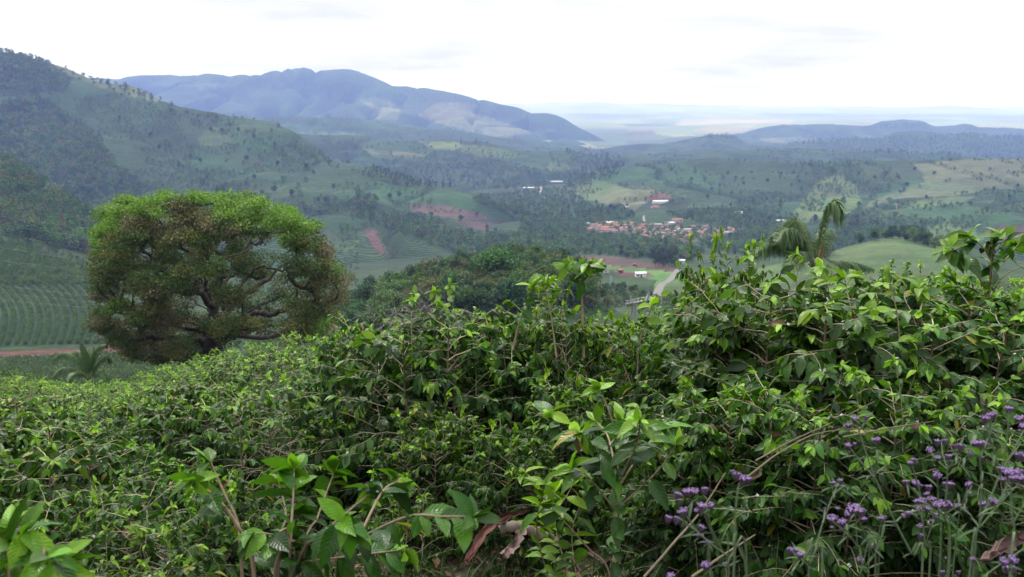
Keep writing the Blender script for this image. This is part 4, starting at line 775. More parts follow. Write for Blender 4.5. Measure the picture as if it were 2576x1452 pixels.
for w, u0, v0, d0 in supers:
    for k in range(int(rg.integers(4, 8))):
        u, v = u0 + rg.normal(0, 21), v0 + rg.normal(0, 13)
        if not inpoly(CROWN_IN, np.array([u]), np.array([v]))[0]: continue
        pz = P(u, v, TY + d0 + rg.normal(0, .75)); clumps.append((pz, u, v))
clumps.sort(key=lambda q: np.linalg.norm(q[0] - nodes[20]))
cl_nodes = []
for p, u, v in clumps:
    A = np.array(nodes); d = np.linalg.norm(A - p, axis=1); d = d + np.where(A[:, 2] > p[2] + .3, 1.2, 0) ; k = int(np.argmin(d)); a = A[k]; n = max(2, int(d[k] / .9)); mid = (a + p) / 2 + np.array([0, 0, -.10 * d[k]]) + rg.normal(0, .12, 3) * d[k] * .3
    q = spline([a, mid, p], n + 1)[1:]; last = k
    for x in q: nodes.append(x); parent.append(last); last = len(nodes) - 1
    cl_nodes.append(last)
cnt = np.zeros(len(nodes)); cnt[cl_nodes] = 1
for k in range(len(nodes) - 1, 0, -1): cnt[parent[k]] += cnt[k]
nodes = np.array(nodes); rad = .024 * np.maximum(cnt, .6) ** .52
kids = {}
for k, p in enumerate(parent): kids.setdefault(p, []).append(k)
tm = MB(); done = set()
order = [(kids[-1][0], None)]
while order:
    k, pre = order.pop(); ch = [k] if pre is None else [pre, k]
    while True:
        c = kids.get(ch[-1], [])
        if not c: break
        c = sorted(c, key=lambda z: -cnt[z])
        for o_ in c[1:]: order.append((o_, ch[-1]))
        ch.append(c[0])
    r = rad[ch].copy()
    if pre is not None: r[0] = min(r[0], r[1] * 1.25)
    if len(ch) > 1: tube(tm, nodes[ch] - ORG, r, 7 if r[0] > .08 else 4, np.array([.05, .043, .035]) * rg.uniform(.8, 1.2), False)
big = thing('spreading_tree', 'huge spreading tree with bright green top and rusty brown lower crown', 'tree', tuple(ORG)); link('trunk', tm.mesh('trunk', M_BARK), big)
gm_, om_, rm_ = MB(), MB(), MB()
for p, u, v in clumps:
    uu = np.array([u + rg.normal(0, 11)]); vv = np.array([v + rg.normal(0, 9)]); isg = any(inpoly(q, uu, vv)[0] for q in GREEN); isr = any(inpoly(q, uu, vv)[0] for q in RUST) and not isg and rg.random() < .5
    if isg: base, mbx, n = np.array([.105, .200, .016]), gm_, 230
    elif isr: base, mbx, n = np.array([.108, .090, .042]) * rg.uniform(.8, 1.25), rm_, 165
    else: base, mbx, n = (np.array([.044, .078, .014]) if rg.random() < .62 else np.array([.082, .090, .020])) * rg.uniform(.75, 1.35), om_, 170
    if u > 700 and v > 620 and not isg: n = int(n * .7)
    d = nrm(rg.normal(0, 1, (n, 3))); pos = p - ORG + d * (rg.random((n, 1)) ** .5) * [1.0, 1.0, .5] + [0, 0, .2]
    ax = d * .6 + rg.normal(0, .5, (n, 3)) + [0, 0, -.25]; nor = rg.normal(0, .55, (n, 3)) + [0, 0, .8] + d * .4
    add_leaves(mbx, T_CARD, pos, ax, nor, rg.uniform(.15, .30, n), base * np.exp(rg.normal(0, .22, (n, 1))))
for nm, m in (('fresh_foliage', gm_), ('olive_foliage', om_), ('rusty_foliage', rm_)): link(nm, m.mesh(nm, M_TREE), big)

# ------------------------------------------------------------------ palms
def frond(mb, rb, pts, rg, lf, tint=(.062, .118, .038), pairs=84, wid=.02):
    pts = spline(pts, 18); x = np.linspace(0, 1, 18); tube(rb, pts, np.linspace(.035, .006, 18), 5, (.12, .13, .05))
    f = np.linspace(.14, 1, pairs); pos = np.stack([np.interp(f, x, pts[:, k]) for k in range(3)], -1); d = nrm(np.stack([np.interp(f, x, np.gradient(pts[:, k])) for k in range(3)], -1))
    hor = nrm(np.cross(nrm(pts[-1] - pts[0]) * [1, 1, 0] + [0, 1e-3, 0], UP))
    for sg in (-1, 1):
        for rep in range(3):
            n = len(f); side = nrm(np.cross(d, UP) + hor * .6) * sg; a = side * rg.uniform(.4, .9, (n, 1)) + d * rg.uniform(.3, .7, (n, 1)) + UP * rg.uniform(-.1, .45, (n, 1)); ln = lf * 1.18 * (np.sin(PI * np.clip(f * .9 + .08, 0, 1)) ** .5) * rg.uniform(.8, 1.2, n)
            k = np.linspace(0, 1, 5)[None, :, None]; hg = rg.uniform(.5, 1.1, (n, 1, 1)); V = pos[:, None] + ln[:, None, None] * (nrm(a)[:, None] * k * (1 - .35 * k * hg) - UP * k ** 2 * hg * .95); wd = (wid * np.array([.6, 1, .9, .6, .1]))[None, :, None] * d[:, None]
            VV = np.stack([V - wd, V + wd], 2).reshape(n, 10, 3); q = np.array([[0, 1, 3, 2], [2, 3, 5, 4], [4, 5, 7, 6], [6, 7, 9, 8]])
            mb.add(VV, [(q[None] + (np.arange(n) * 10)[:, None, None]).reshape(-1, 4)], np.repeat(np.array(tint) * np.exp(rg.normal(0, .25, (n, 1))), 10, 0))
def palm(loc, label, fronds, Y, g, seed, spear=None):
    rg = np.random.default_rng(seed); org = np.array([loc[0], loc[1], g]); r = thing('palm_tree', label, 'palm', tuple(org)); tr = MB(); top = P(*fronds[0][0][0], Y) - org
    tube(tr, spline([(0, 0, -.4), (.05, 0, top[2] * .5), top], 10), np.linspace(.15, .09, 10), 8, (.13, .10, .075)); link('trunk', tr.mesh('trunk', M_BARK), r)
    for px, dep, lf in fronds:
        a, b = MB(), MB(); n = len(px); pts = np.array([P(u, v, Y + dep * (k / (n - 1)) * 1.6) for k, (u, v) in enumerate(px)]) - org
        frond(a, b, pts, rg, lf, wid=.02 if Y < 50 else .026); o = link('frond', a.mesh('frond', M_PALM), r); link('stalk', b.mesh('stalk', M_TWIG), o)
    if spear:
        a = MB(); tube(a, np.array([P(u, v, Y) for u, v in spear]) - org, (.05, .06, .012), 6, (.20, .09, .045)); link('spathe', a.mesh('spathe', M_TWIG), r)
def zp(pts): return [(1855 + a * .1732, 471.7 + b * .1732) for a, b in pts]
def z6(pts): return [(a * .3032, 566 + b * .3032) for a, b in pts]
pb = P(2052, 676, 38.0); g = float(gz(pb[0], pb[1]))
palm((pb[0], pb[1], g), 'tall drooping palm rising behind the broad coffee bush', [
    (zp([(1130, 1180), (1000, 750), (900, 530), (830, 470), (720, 560), (640, 720)]), .4, .75), (zp([(1145, 1180), (1190, 800), (1265, 430), (1340, 240), (1420, 260), (1475, 400)]), -.3, .75), (zp([(1120, 1180), (950, 800), (800, 620), (650, 630), (560, 780)]), -.9, .7),
    (zp([(1110, 1180), (850, 950), (600, 830), (350, 860), (180, 1000)]), -.6, .55), (zp([(1160, 1200), (1300, 1120), (1450, 1080), (1700, 1090), (1960, 1170)]), .3, .5), (zp([(1125, 1180), (1040, 850), (960, 600), (890, 460)]), .9, .5), (zp([(1150, 1180), (1250, 1060), (1350, 1120), (1420, 1260)]), -1.2, .6),
    (zp([(1110, 1180), (980, 960), (850, 960), (720, 1150)]), -1.5, .6), (zp([(1120, 1180), (1000, 850), (900, 700), (800, 740), (740, 900)]), 1.4, .7), (zp([(1150, 1180), (1200, 900), (1230, 700), (1300, 620), (1360, 760)]), 1.3, .6)], 38.0, g, 71, zp([(1165, 1190), (1215, 980), (1264, 775)]))
pb = P(224, 957, 80.0); g = float(gz(pb[0], pb[1]))
palm((pb[0], pb[1], g), 'small grey green palm beside the big spreading tree', [
    (z6([(740, 1290), (640, 1120), (540, 1060), (445, 1110)]), .5, .6), (z6([(740, 1290), (610, 1190), (510, 1190), (435, 1260)]), -.6, .6), (z6([(740, 1290), (715, 1100), (675, 980)]), .2, .55), (z6([(740, 1290), (765, 1120), (815, 1010), (880, 990)]), -.2, .65), (z6([(740, 1290), (800, 1160), (880, 1080), (915, 1140)]), .6, .6),
    (z6([(740, 1290), (800, 1220), (850, 1230), (880, 1290)]), -.9, .5), (z6([(740, 1290), (660, 1220), (590, 1240), (560, 1290)]), -1.2, .5), (z6([(740, 1290), (690, 1080), (630, 1040)]), 1.0, .6), (z6([(740, 1290), (750, 1100), (760, 1010)]), 1.0, .6)], 80.0, g, 72, None)
# plumed grass beside the big tree
mb = MB(); pg = P(848, 835, 60); gg = float(gz(pg[0], pg[1])); rg = np.random.default_rng(73); org = np.array([pg[0], pg[1], gg]); n = 160; a = rg.normal(0, .35, (n, 3)) + [0, 0, 1]
hgt = pg[2] - gg
add_leaves(mb, leaf_template(3, 1, .02, .5, 0), rg.normal(0, .1, (n, 3)) * [1, 1, 0], a, rg.normal(0, 1, (n, 3)), rg.uniform(.7, 1.0, n) * hgt, np.array([.08, .10, .04]) * np.exp(rg.normal(0, .3, (n, 1))))
t_ = thing('plume_grass', 'clump of grass with pinkish feathery plume beside the big tree', 'grass', tuple(org)); link('blades', mb.mesh('blades', M_LEAF2), t_); mb = MB()
for k in range(7):
    n = 60; c = np.array([rg.normal(0, .3), rg.normal(0, .2), hgt * rg.uniform(.85, 1.05)]); tube(mb, [(0, 0, 0), c * [.5, .5, .6], c], .008, 3, (.2, .16, .1)); add_leaves(mb, T_CARD, c + rg.normal(0, 1, (n, 3)) * [.07, .07, .16], rg.normal(0, .5, (n, 3)) + UP, rg.normal(0, 1, (n, 3)), rg.uniform(.06, .12, n), np.tile([.36, .24, .2], (n, 1)))
link('plume', mb.mesh('plume', M_FLOWER), t_)

# ------------------------------------------------------------------ woodland trees
def tree_mesh(seed, H, R, ncl, cards, csize, base, shape='round', trunk=True, var=.2, density=1.0):
    rg = np.random.default_rng(seed); fo, tr = MB(), MB(); hc = H * {'round': .74, 'umbrella': .5, 'tall': .8, 'bush': 1.05}[shape]; cz = H - hc / 2
    tube(tr, spline([(0, 0, -1.5), (rg.normal(0, .2), rg.normal(0, .2), H * .3), (rg.normal(0, .3), 0, H * .75)], 6), np.linspace(.045 * R + .08, .05, 6), 6, (.10, .085, .07))
    for k in range(ncl):
        d = nrm(rg.normal(0, 1, 3) + [0, 0, .25]); rr = rg.random() ** .35; c = d * rr * [R, R, hc / 2] * .85 + [0, 0, cz]
        if shape == 'umbrella': c[2] = H - hc * .5 * ((c[0] ** 2 + c[1] ** 2) / R ** 2) - rg.random() * hc * .25
        if shape == 'tall': c[:2] *= .65
        if k % 3 == 0: tube(tr, spline([(0, 0, H * rg.uniform(.25, .5)), c * [.5, .5, .85], c], 5), np.linspace(.03 * R, .03, 5), 4, (.10, .085, .07), False)
        cr_ = R * rg.uniform(.22, .38) * (.75 if shape == 'tall' else 1); n = int(cards * rg.uniform(.7, 1.2)); e = nrm(rg.normal(0, 1, (n, 3)) + [0, 0, .3]); pos = c + e * cr_ * [1, 1, .72] * rg.uniform(.55, 1, (n, 1))
        add_leaves(fo, T_CARD, pos, rg.normal(0, .6, (n, 3)) + e * .3 - UP * .2, e + rg.normal(0, .45, (n, 3)) + UP * .25, csize * rg.uniform(.7, 1.3, n), np.array(base) * np.exp(rg.normal(0, var, (n, 1)) + rg.normal(0, .2)))
    return fo, tr
COLS = {'dark': (.028, .068, .020), 'mid': (.055, .105, .024), 'olive': (.080, .098, .034), 'bright': (.052, .115, .018), 'brown': (.078, .072, .044), 'silver': (.20, .185, .165), 'euc': (.030, .050, .026)}
def proto(name, label, seed, H, R, ncl, cards, cs, col, shape='round'):
    fo, tr = tree_mesh(seed, H, R, ncl, cards, cs, COLS[col], shape); return [('crown', fo.mesh('crown', M_TREEV)), ('trunk', tr.mesh('trunk', M_BARK))], label
PR = {'dark': [proto('t', 'dense dark green tree', 301, 13, 5, 34, 55, .75, 'dark'), proto('t', 'dense dark green tree', 302, 12, 4.5, 30, 55, .75, 'dark')], 'mid': [proto('t', 'rounded mid green tree', 303, 12, 5, 34, 55, .75, 'mid'), proto('t', 'rounded mid green tree', 304, 11, 5.5, 34, 55, .75, 'mid')],
      'olive': [proto('t', 'olive grey loose tree', 305, 11, 5, 28, 45, .7, 'olive')], 'brown': [proto('t', 'brownish thin leaved tree', 306, 11, 4.5, 22, 32, .6, 'brown')], 'bright': [proto('t', 'bright green broad crowned tree', 307, 12, 6.5, 40, 60, .75, 'bright', 'umbrella')], 'silver': [proto('t', 'silvery white blossoming tree', 308, 10, 3.2, 16, 40, .55, 'silver')],
      'euc': [proto('t', 'tall narrow eucalyptus tree', 309, 19, 4.2, 30, 40, .7, 'euc', 'tall')]}
NP = {k: 0 for k in PR}
def put_tree(kind, p, sc, where, name='tree', lab=None, group=None):
    v = PR[kind]; ms, lb = v[NP[kind] % len(v)]; NP[kind] += 1
    p = np.array(p) - [0, 0, 2.6 * sc]; r = root_of(name, ms, lab or (lb + ' ' + where), 'tree', tuple(p), R0.random() * 6.28, group); r.scale = (sc * R0.uniform(.9, 1.1), sc * R0.uniform(.9, 1.1), sc); return r
def scatter(poly, n, spacing, rg, grid):
    poly = np.asarray(poly, float); out = []; lo, hi = poly.min(0), poly.max(0)
    for _ in range(n):
        u, v = rg.uniform(lo[0], hi[0]), rg.uniform(lo[1], hi[1])
        if not inpoly(poly, np.array([u]), np.array([v]))[0]: continue
        p = hit(u, v)
        if p is None: continue
        key = (int(p[0] // spacing), int(p[1] // spacing)); bad = False
        for a in (-1, 0, 1):
            for b in (-1, 0, 1):
                for q in grid.get((key[0] + a, key[1] + b), ()):
                    if (q[0] - p[0]) ** 2 + (q[1] - p[1]) ** 2 < spacing ** 2: bad = True
        if bad: continue
        grid.setdefault(key, []).append(p); out.append(p)
    return out
TR = np.random.default_rng(81)
def pick(w): k = list(w); p = np.array([w[x] for x in k], float); return k[TR.choice(len(k), p=p / p.sum())]
# wooded hill in the middle: single trees
g1 = {}
pts = scatter([(760, 850), (880, 785), (960, 742), (1100, 690), (1250, 667), (1400, 672), (1455, 690), (1500, 760), (1300, 790), (1100, 790), (900, 850)], 3600, 4.0, TR, g1)
TR.shuffle(pts)
for p in pts[:260]:
    k = pick({'dark': 4, 'mid': 6, 'olive': 4, 'brown': 1.3, 'bright': 1.0, 'silver': .25}); put_tree(k, p, TR.uniform(.62, 1.0) * (.75 if k == 'bright' else 1), 'on the wooded hill behind the bushes', 'woodland_tree', None, 'trees on the wooded hill')
for u, v, k, sc, lb in ((1250, 720, 'bright', 1.1, 'largest bright green umbrella crown on top of the wooded hill'), (1195, 765, 'silver', .9, 'pale silvery tree in the middle of the wooded hill'), (1265, 705, 'dark', 1.1, 'dark tree beside the bright umbrella crown on the wooded hill')):
    p = hit(u, v); put_tree(k, p, sc, '', 'woodland_tree', lb)
# trees one can tell apart on the hills
def singles(lst, k, where, sc, group):
    for u, v in lst:
        p = hit(u, v)
        if p is not None: put_tree(k if isinstance(k, str) else pick(k), p, sc * TR.uniform(.8, 1.2), where, 'hillside_tree', None, group)
singles([(560, 475), (640, 450), (620, 405), (700, 415), (660, 488), (690, 485), (735, 492), (800, 510), (820, 512), (900, 530), (930, 540), (870, 390), (430, 280), (455, 265), (475, 267), (510, 277), (575, 285), (585, 292), (640, 350), (530, 330), (500, 310), (380, 345), (250, 350), (400, 375), (425, 370), (560, 335), (640, 335), (600, 330), (790, 440), (840, 475), (720, 395), (770, 425), (300, 300), (270, 215), (480, 400), (505, 410), (450, 420), (980, 500), (1005, 495), (690, 365), (760, 390), (545, 300), (1085, 545), (1160, 555), (1200, 545)], {'dark': 5, 'mid': 2, 'olive': 1}, 'on the coffee slope of the mountain', 1.0, 'single trees on the mountain slope')
singles([(1620, 420), (1650, 440), (1710, 470), (1740, 455), (1790, 480), (1810, 470), (1780, 500), (1860, 510), (1900, 530), (1840, 490), (1930, 460), (1965, 440), (1990, 470), (2010, 460), (2060, 470), (2100, 455), (2130, 450), (2150, 462), (2160, 440), (2200, 450), (2230, 440), (2260, 450), (2120, 510), (2160, 520), (2190, 500), (2200, 495), (2170, 545), (2130, 550), (2300, 430), (2390, 405), (2520, 400), (2545, 398), (2560, 405), (2420, 490), (2500, 480), (2540, 500), (2560, 470), (2350, 440), (2100, 560), (2150, 570), (2250, 545), (2050, 555), (1690, 430), (2280, 470), (2040, 420), (2090, 425), (2180, 415), (2440, 520), (2330, 500), (1830, 440), (1850, 450), (1870, 465), (2550, 440), (2490, 430)], {'dark': 5, 'mid': 3, 'olive': 1}, 'on the hill across the valley', .85, 'single trees on the hill across the valley')
singles([(1225, 590), (1245, 592), (1290, 560), (1330, 530), (1300, 545), (1345, 548), (1360, 550), (1500, 520), (1540, 535), (1590, 545), (1460, 530)], {'euc': 3, 'dark': 2}, 'between the red field and the town', .9, 'trees by the red field')
# eucalyptus stands
g2 = {}
for poly, n, where, grp in (([(935, 425), (1130, 470), (1135, 480), (950, 452)], 500, 'in the dark plantation strip on the ridge', 'eucalyptus strip on the ridge'), ([(1640, 655), (1700, 650), (1700, 675), (1650, 678)], 120, 'in the grove beside the ploughed field', 'grove beside the ploughed field'), ([(1440, 425), (1530, 400), (1580, 415), (1540, 440)], 120, 'in the dark wood beyond the white sheds', 'wood beyond the white sheds')):
    for p in scatter(poly, n, 7, TR, g2)[:34]: put_tree('euc', p, TR.uniform(.8, 1.05), where, 'eucalyptus_tree', None, grp)
# valley trees: nearest one by one, the rest as one mass
g3 = {}; VP = []
VAL = [[(1250, 640), (1480, 590), (1700, 612), (1770, 640), (1700, 672), (1640, 655), (1500, 640), (1440, 643), (1300, 660)], [(1180, 500), (1330, 480), (1400, 475), (1480, 505), (1500, 545), (1470, 600), (1300, 640), (1200, 640), (1230, 590), (1310, 585), (1310, 555)], [(1480, 530), (1560, 520), (1600, 545), (1560, 555), (1480, 560)], [(1680, 540), (1760, 530), (1880, 530), (1990, 560), (2000, 600), (1900, 600), (1870, 575), (1760, 560)],
       [(1860, 590), (2000, 600), (2100, 600), (2080, 650), (1900, 650), (1760, 620)], [(1480, 725), (1560, 725), (1640, 748), (1640, 775), (1480, 775)], [(2100, 545), (2180, 555), (2290, 600), (2420, 625), (2420, 640), (2240, 600), (2100, 625)]]
for poly in VAL: VP += scatter(poly, 3000, 7.2, TR, g3)
VP.sort(key=lambda p: p[1])
FARP = []
for q, p in enumerate(VP):
    if p[1] < 560: k, sc = pick({'dark': 2, 'mid': 3, 'olive': 2}), TR.uniform(.3, .5)
    else: k, sc = pick({'dark': 3.5, 'mid': 5, 'olive': 2, 'euc': .4}), TR.uniform(.65, 1.1)
    if q < 190: put_tree(k, p, sc, 'in the wooded valley around the town', 'valley_tree', None, 'trees of the wooded valley')
    else: FARP.append((p, k, sc))
# far woods
for poly, n, sp_ in (([(0, 395), (250, 555), (235, 640), (120, 618), (0, 590)], 3000, 6.5), ([(0, 260), (100, 245), (190, 300), (250, 345), (300, 420), (370, 480), (380, 530), (300, 600), (200, 540), (100, 465), (0, 395)], 5000, 7.5), ([(0, 128), (110, 152), (180, 200), (170, 230), (90, 232), (0, 225)], 1800, 8), ([(900, 480), (950, 505), (930, 545), (990, 545), (1080, 550), (1170, 590), (1240, 600), (1200, 640), (1150, 640), (1040, 600), (960, 570), (890, 545)], 1300, 9),
                     ([(870, 430), (1050, 420), (1250, 405), (1350, 425), (1380, 470), (1250, 478), (1000, 470)], 1200, 12), ([(330, 190), (900, 180), (1050, 220), (1250, 265), (1300, 290), (900, 250), (600, 215)], 1500, 18), ([(2050, 350), (2576, 335), (2576, 398), (2150, 388)], 1200, 16), ([(1420, 376), (1500, 374), (1580, 402), (1540, 430), (1440, 410)], 400, 12), ([(150, 160), (450, 262), (420, 270), (200, 205)], 300, 14), ([(420, 260), (900, 420), (880, 440), (600, 350), (430, 290)], 120, 22),
                     ([(500, 460), (900, 545), (880, 640), (700, 600), (520, 520)], 60, 26), ([(200, 250), (700, 380), (900, 500), (600, 500), (300, 380)], 70, 28), ([(1560, 410), (2300, 410), (2350, 520), (2000, 540), (1750, 500)], 70, 26), ([(640, 300), (1400, 370), (1400, 420), (900, 400), (700, 360)], 70, 26), ([(2200, 312), (2330, 312), (2330, 325), (2200, 325)], 300, 14), ([(2340, 335), (2576, 335), (2576, 345), (2340, 345)], 100, 16), ([(1780, 338), (1860, 338), (1880, 352), (1760, 350)], 120, 14), ([(1980, 352), (2060, 350), (2070, 362), (1980, 368)], 120, 14), ([(1400, 440), (1500, 420), (1560, 440), (1480, 470), (1420, 480)], 200, 11)):
    for p in scatter(poly, n, sp_, TR, g3): FARP.append((p, pick({'dark': 4, 'mid': 5, 'olive': 2.4, 'brown': 1.0}), TR.uniform(.85, 1.45)))
def clumpy(poly, n, sp_, cells, thr, sizes, kinds, wl=0):
    for p in scatter(poly, n, sp_, TR, g3):
        gl = float(crease(np.array([p[0]]), np.array([p[1]]), wl)[0]) if wl else 1
        if gl < .11 or float(fbm(np.array([p[0] / cells]), np.array([p[1] / cells]), 77, 3)[0]) > thr: FARP.append((p, pick(kinds), TR.uniform(*sizes)))
MIXK = {'mid': 4.5, 'olive': 3, 'dark': 1.2, 'bright': .9}
clumpy([(420, 800), (800, 780), (870, 850), (760, 910), (430, 950)], 4500, 2.6, 30, .33, (.10, .3), MIXK)
clumpy([(-5, 575), (240, 670), (245, 716), (-5, 716)], 4200, 3.6, 40, .30, (.2, .5), MIXK)
clumpy([(240, 560), (900, 600), (900, 760), (600, 880), (240, 900)], 4500, 6, 60, .36, (.2, .55), MIXK)
clumpy([(0, 240), (330, 215), (700, 310), (850, 410), (1000, 450), (1200, 495), (1340, 530), (1200, 560), (1000, 600), (900, 640), (600, 640), (250, 600), (380, 520), (300, 420)], 12000, 6, 70, .56, (.25, .75), MIXK, 330)
clumpy([(440, 262), (600, 290), (740, 335), (800, 372), (700, 400), (500, 330)], 900, 8, 70, .45, (.25, .6), MIXK, 330)
clumpy([(1400, 480), (1570, 415), (1800, 400), (2576, 402), (2576, 560), (2300, 600), (2000, 560), (1700, 520)], 9000, 6.5, 75, .575, (.25, .8), MIXK, 300)
clumpy([(640, 300), (1420, 372), (1600, 390), (2300, 400), (2000, 440), (1500, 440), (900, 420), (660, 370)], 6000, 10, 130, .53, (.4, .95), MIXK, 300)
clumpy([(1870, 340), (2576, 335), (2576, 400), (1900, 395)], 1200, 14, 160, .42, (.4, .9), MIXK, 380)
clumpy([(400, 215), (900, 200), (1200, 270), (1450, 340), (1200, 340), (600, 300)], 4500, 18, 260, .45, (.5, 1.0), MIXK, 620)
clumpy([(1500, 612), (1760, 625), (1740, 660), (1640, 648), (1500, 638)], 900, 6, 40, .40, (.3, .7), MIXK)
clumpy([(1440, 722), (1500, 722), (1640, 748), (1700, 748), (1700, 800), (1440, 800)], 2600, 3.2, 40, .36, (.10, .3), MIXK)
clumpy([(1480, 560), (1860, 575), (1860, 610), (1640, 612)], 2200, 11, 40, .3, (.55, 1.0), MIXK)
LOW = {}
for k, c in COLS.items():
    LOW[k] = []
    for q in range(3):
        fo, tr = tree_mesh(400 + q, 9 if k != 'euc' else 17, 5.0 if k != 'euc' else 3.4, 13, 13, 1.6, c, 'bush' if k != 'euc' else 'tall', var=.18); fo.add(np.concatenate(tr.V), [np.concatenate(tr.F[4])], (.08, .065, .05)); LOW[k].append(fo)
def mass(name, items, lows, mat):
    mb = MB()
    for p, k, sc in items:
        fo = lows[k][TR.integers(0, len(lows[k]))]; a = TR.random() * 6.28; c, s_ = math.cos(a), math.sin(a); V = np.concatenate(fo.V) * sc; V = np.stack([V[:, 0] * c - V[:, 1] * s_, V[:, 0] * s_ + V[:, 1] * c, V[:, 2]], -1) + p
        mb.add(V, [np.concatenate(fo.F[4])], np.concatenate(fo.T) * np.exp(TR.normal(0, .18)) * (1 + TR.normal(0, .06, 3)))
    return tag(link(name, mb.mesh(name, mat)), kind='stuff')
mass('far_woods', FARP, LOW, M_TREE)

# ------------------------------------------------------------------ coffee rows of the plantation hill
def dome_mesh(seed, n=280, R=1.05, H=2.2, cs=.42, base=(.044, .084, .026)):
    rg = np.random.default_rng(seed); mb = MB(); e = nrm(rg.normal(0, 1, (n, 3)) + [0, 0, .3]); pos = e * [R, R, H * .5] * rg.uniform(.7, 1, (n, 1)) * (1 + .12 * rg.normal(0, 1, (n, 1))) + [0, 0, H * .48]
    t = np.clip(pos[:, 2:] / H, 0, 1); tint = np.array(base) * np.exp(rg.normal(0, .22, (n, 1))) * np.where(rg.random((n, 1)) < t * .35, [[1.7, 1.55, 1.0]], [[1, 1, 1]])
    add_leaves(mb, T_CARD, pos, rg.normal(0, .6, (n, 3)) + e * .4, e + rg.normal(0, .4, (n, 3)) + UP * .3, cs * rg.uniform(.6, 1.2, n), tint); return mb
PD = [dome_mesh(500 + k).mesh('plantation_shrub', M_LEAF2) for k in range(4)]
rows = []
for rI in range(44):
    # a row climbs the hill from the road bank, bending as it goes
    u0 = -200 + rI * 22
    for t in np.linspace(0, 1, 74):
        u = u0 - 95 * t + 70 * math.sin(t * 2.2) ; v = 868 - .018 * u * (1 - t) - t * (150 + .01 * u); rows.append((u, v))
PS = []; gq = {}
for u, v in rows:
    if not (-8 < u < 262): continue
    p = hit(u, v)
    if p is None or p[1] > 640 or TR.random() < .06: continue
    key = (round(p[0] / 1.5), round(p[1] / 2.2))
    if key in gq: continue
    gq[key] = 1; PS.append(p + np.array([TR.normal(0, .12), TR.normal(0, .15), -.1]))
PS.sort(key=lambda p: p[1])
for q, p in enumerate(PS[:290]):
    o = tag(link('plantation_shrub', PD[q % 4], None, tuple(p)), 'small round coffee bush in the planted rows above the red road bank', 'shrub', 'planted rows above the red bank'); s_ = TR.uniform(.68, 1.15); o.scale = (s_, s_, s_ * TR.uniform(.85, 1.1)); o.rotation_euler = (0, 0, TR.random() * 6.28)
LOWD = {'d': [dome_mesh(520 + k, 110, .95, 1.9, .6) for k in range(4)]}
rest = [(p, 'd', TR.uniform(.85, 1.15)) for p in PS[290:]]
for poly, n in (([(-5, 908), (160, 900), (420, 892), (430, 990), (-5, 960)], 6000), ([(0, 610), (60, 618), (240, 690), (240, 716), (0, 716)], 4500)):
    for p in scatter(poly, n, 1.9, TR, {}): rest.append((p, 'd', TR.uniform(.85, 1.2)))
mass('plantation_rows', rest, LOWD, M_LEAF2)
SL = {'d': [dome_mesh(530 + k, 420, 1.1, 1.9, .26, (.05, .085, .02)) for k in range(4)]}
mass('slope_shrubbery', [(np.array([x, y, z]), 'd', TR.uniform(.85, 1.1)) for y, x, z, u, v in REST], SL, M_LEAF2)

# ------------------------------------------------------------------ town, sheds, roads
HB = {}
def house_meshes(seed, w, d, h, wall, roof, shed=False):
    rg = np.random.default_rng(seed); wm, rm, op = MB(), MB(), MB(); rh = h * (.28 if shed else .5); ov = .5
    box(wm, (0, 0, h / 2 - 1), (w, d, h + 2), wall)
    for sx in (-1, 1): wm.add([(sx * w / 2, -d / 2, h), (sx * w / 2, d / 2, h), (sx * w / 2, 0, h + rh * .96)], [np.array([[0, 1, 2]])], wall)
    for sy in (-1, 1):
        y0, z0 = sy * (d / 2 + ov), h - rh * ov / (d / 2); x0 = w / 2 + ov; V = np.array([(-x0, y0, z0), (x0, y0, z0), (x0, 0, h + rh), (-x0, 0, h + rh)]); V2 = V + [0, 0, .18]
        rm.add(np.concatenate([V, V2]), BOXF, roof)
    parts = [('wall', wm.mesh('wall', M_PLAIN, False)), ('roof', rm.mesh('roof', M_ROOF, False))]
    for k in range(3 if not shed else 2):
        q = MB(); x = (-.3 + .3 * k) * w; isd = (k == 1); hh = 2.1 if isd else 1.1; box(q, (x, -d / 2 - .02, hh / 2 if isd else 1.5), (1.0 if isd else 1.3, .12, hh), (.05, .045, .045)); parts.append(('door' if isd else 'window', q.mesh('opening', M_PLAIN, False)))
    return parts
WHITE, CREAM, BRICK, GREYW = (.38, .37, .36), (.42, .36, .28), (.25, .14, .11), (.32, .31, .30); TERRA, RED, BROWN, GREYR = (.23, .112, .075), (.25, .105, .07), (.15, .10, .085), (.24, .23, .225)
HP = [(house_meshes(1, 11, 8, 3.0, WHITE, TERRA), 'small white house with orange tiled roof'), (house_meshes(2, 13, 8, 3.0, CREAM, RED), 'long cream house with red tiled roof'), (house_meshes(3, 10, 9, 3.2, BRICK, TERRA), 'small brick house with orange tiled roof'), (house_meshes(4, 12, 8, 3.0, WHITE, BROWN), 'white house with weathered brown roof'), (house_meshes(5, 14, 9, 3.4, GREYW, GREYR), 'grey house with flat looking grey roof'), (house_meshes(6, 9, 8, 3.0, WHITE, (.5, .49, .48)), 'little white house with white roof')]
HG = {}; TR2 = np.random.default_rng(91)
def house(i, u, v, rz, sc=1.0, lab=None, grp='houses of the valley town'):
    p = hit(u, v)
    if p is None: return
    ms, lb = HP[i]; r = root_of('house', ms, lab or lb + ' in the valley town', 'house', tuple(p), rz, None if lab else grp); r.scale = (sc,) * 3; return r
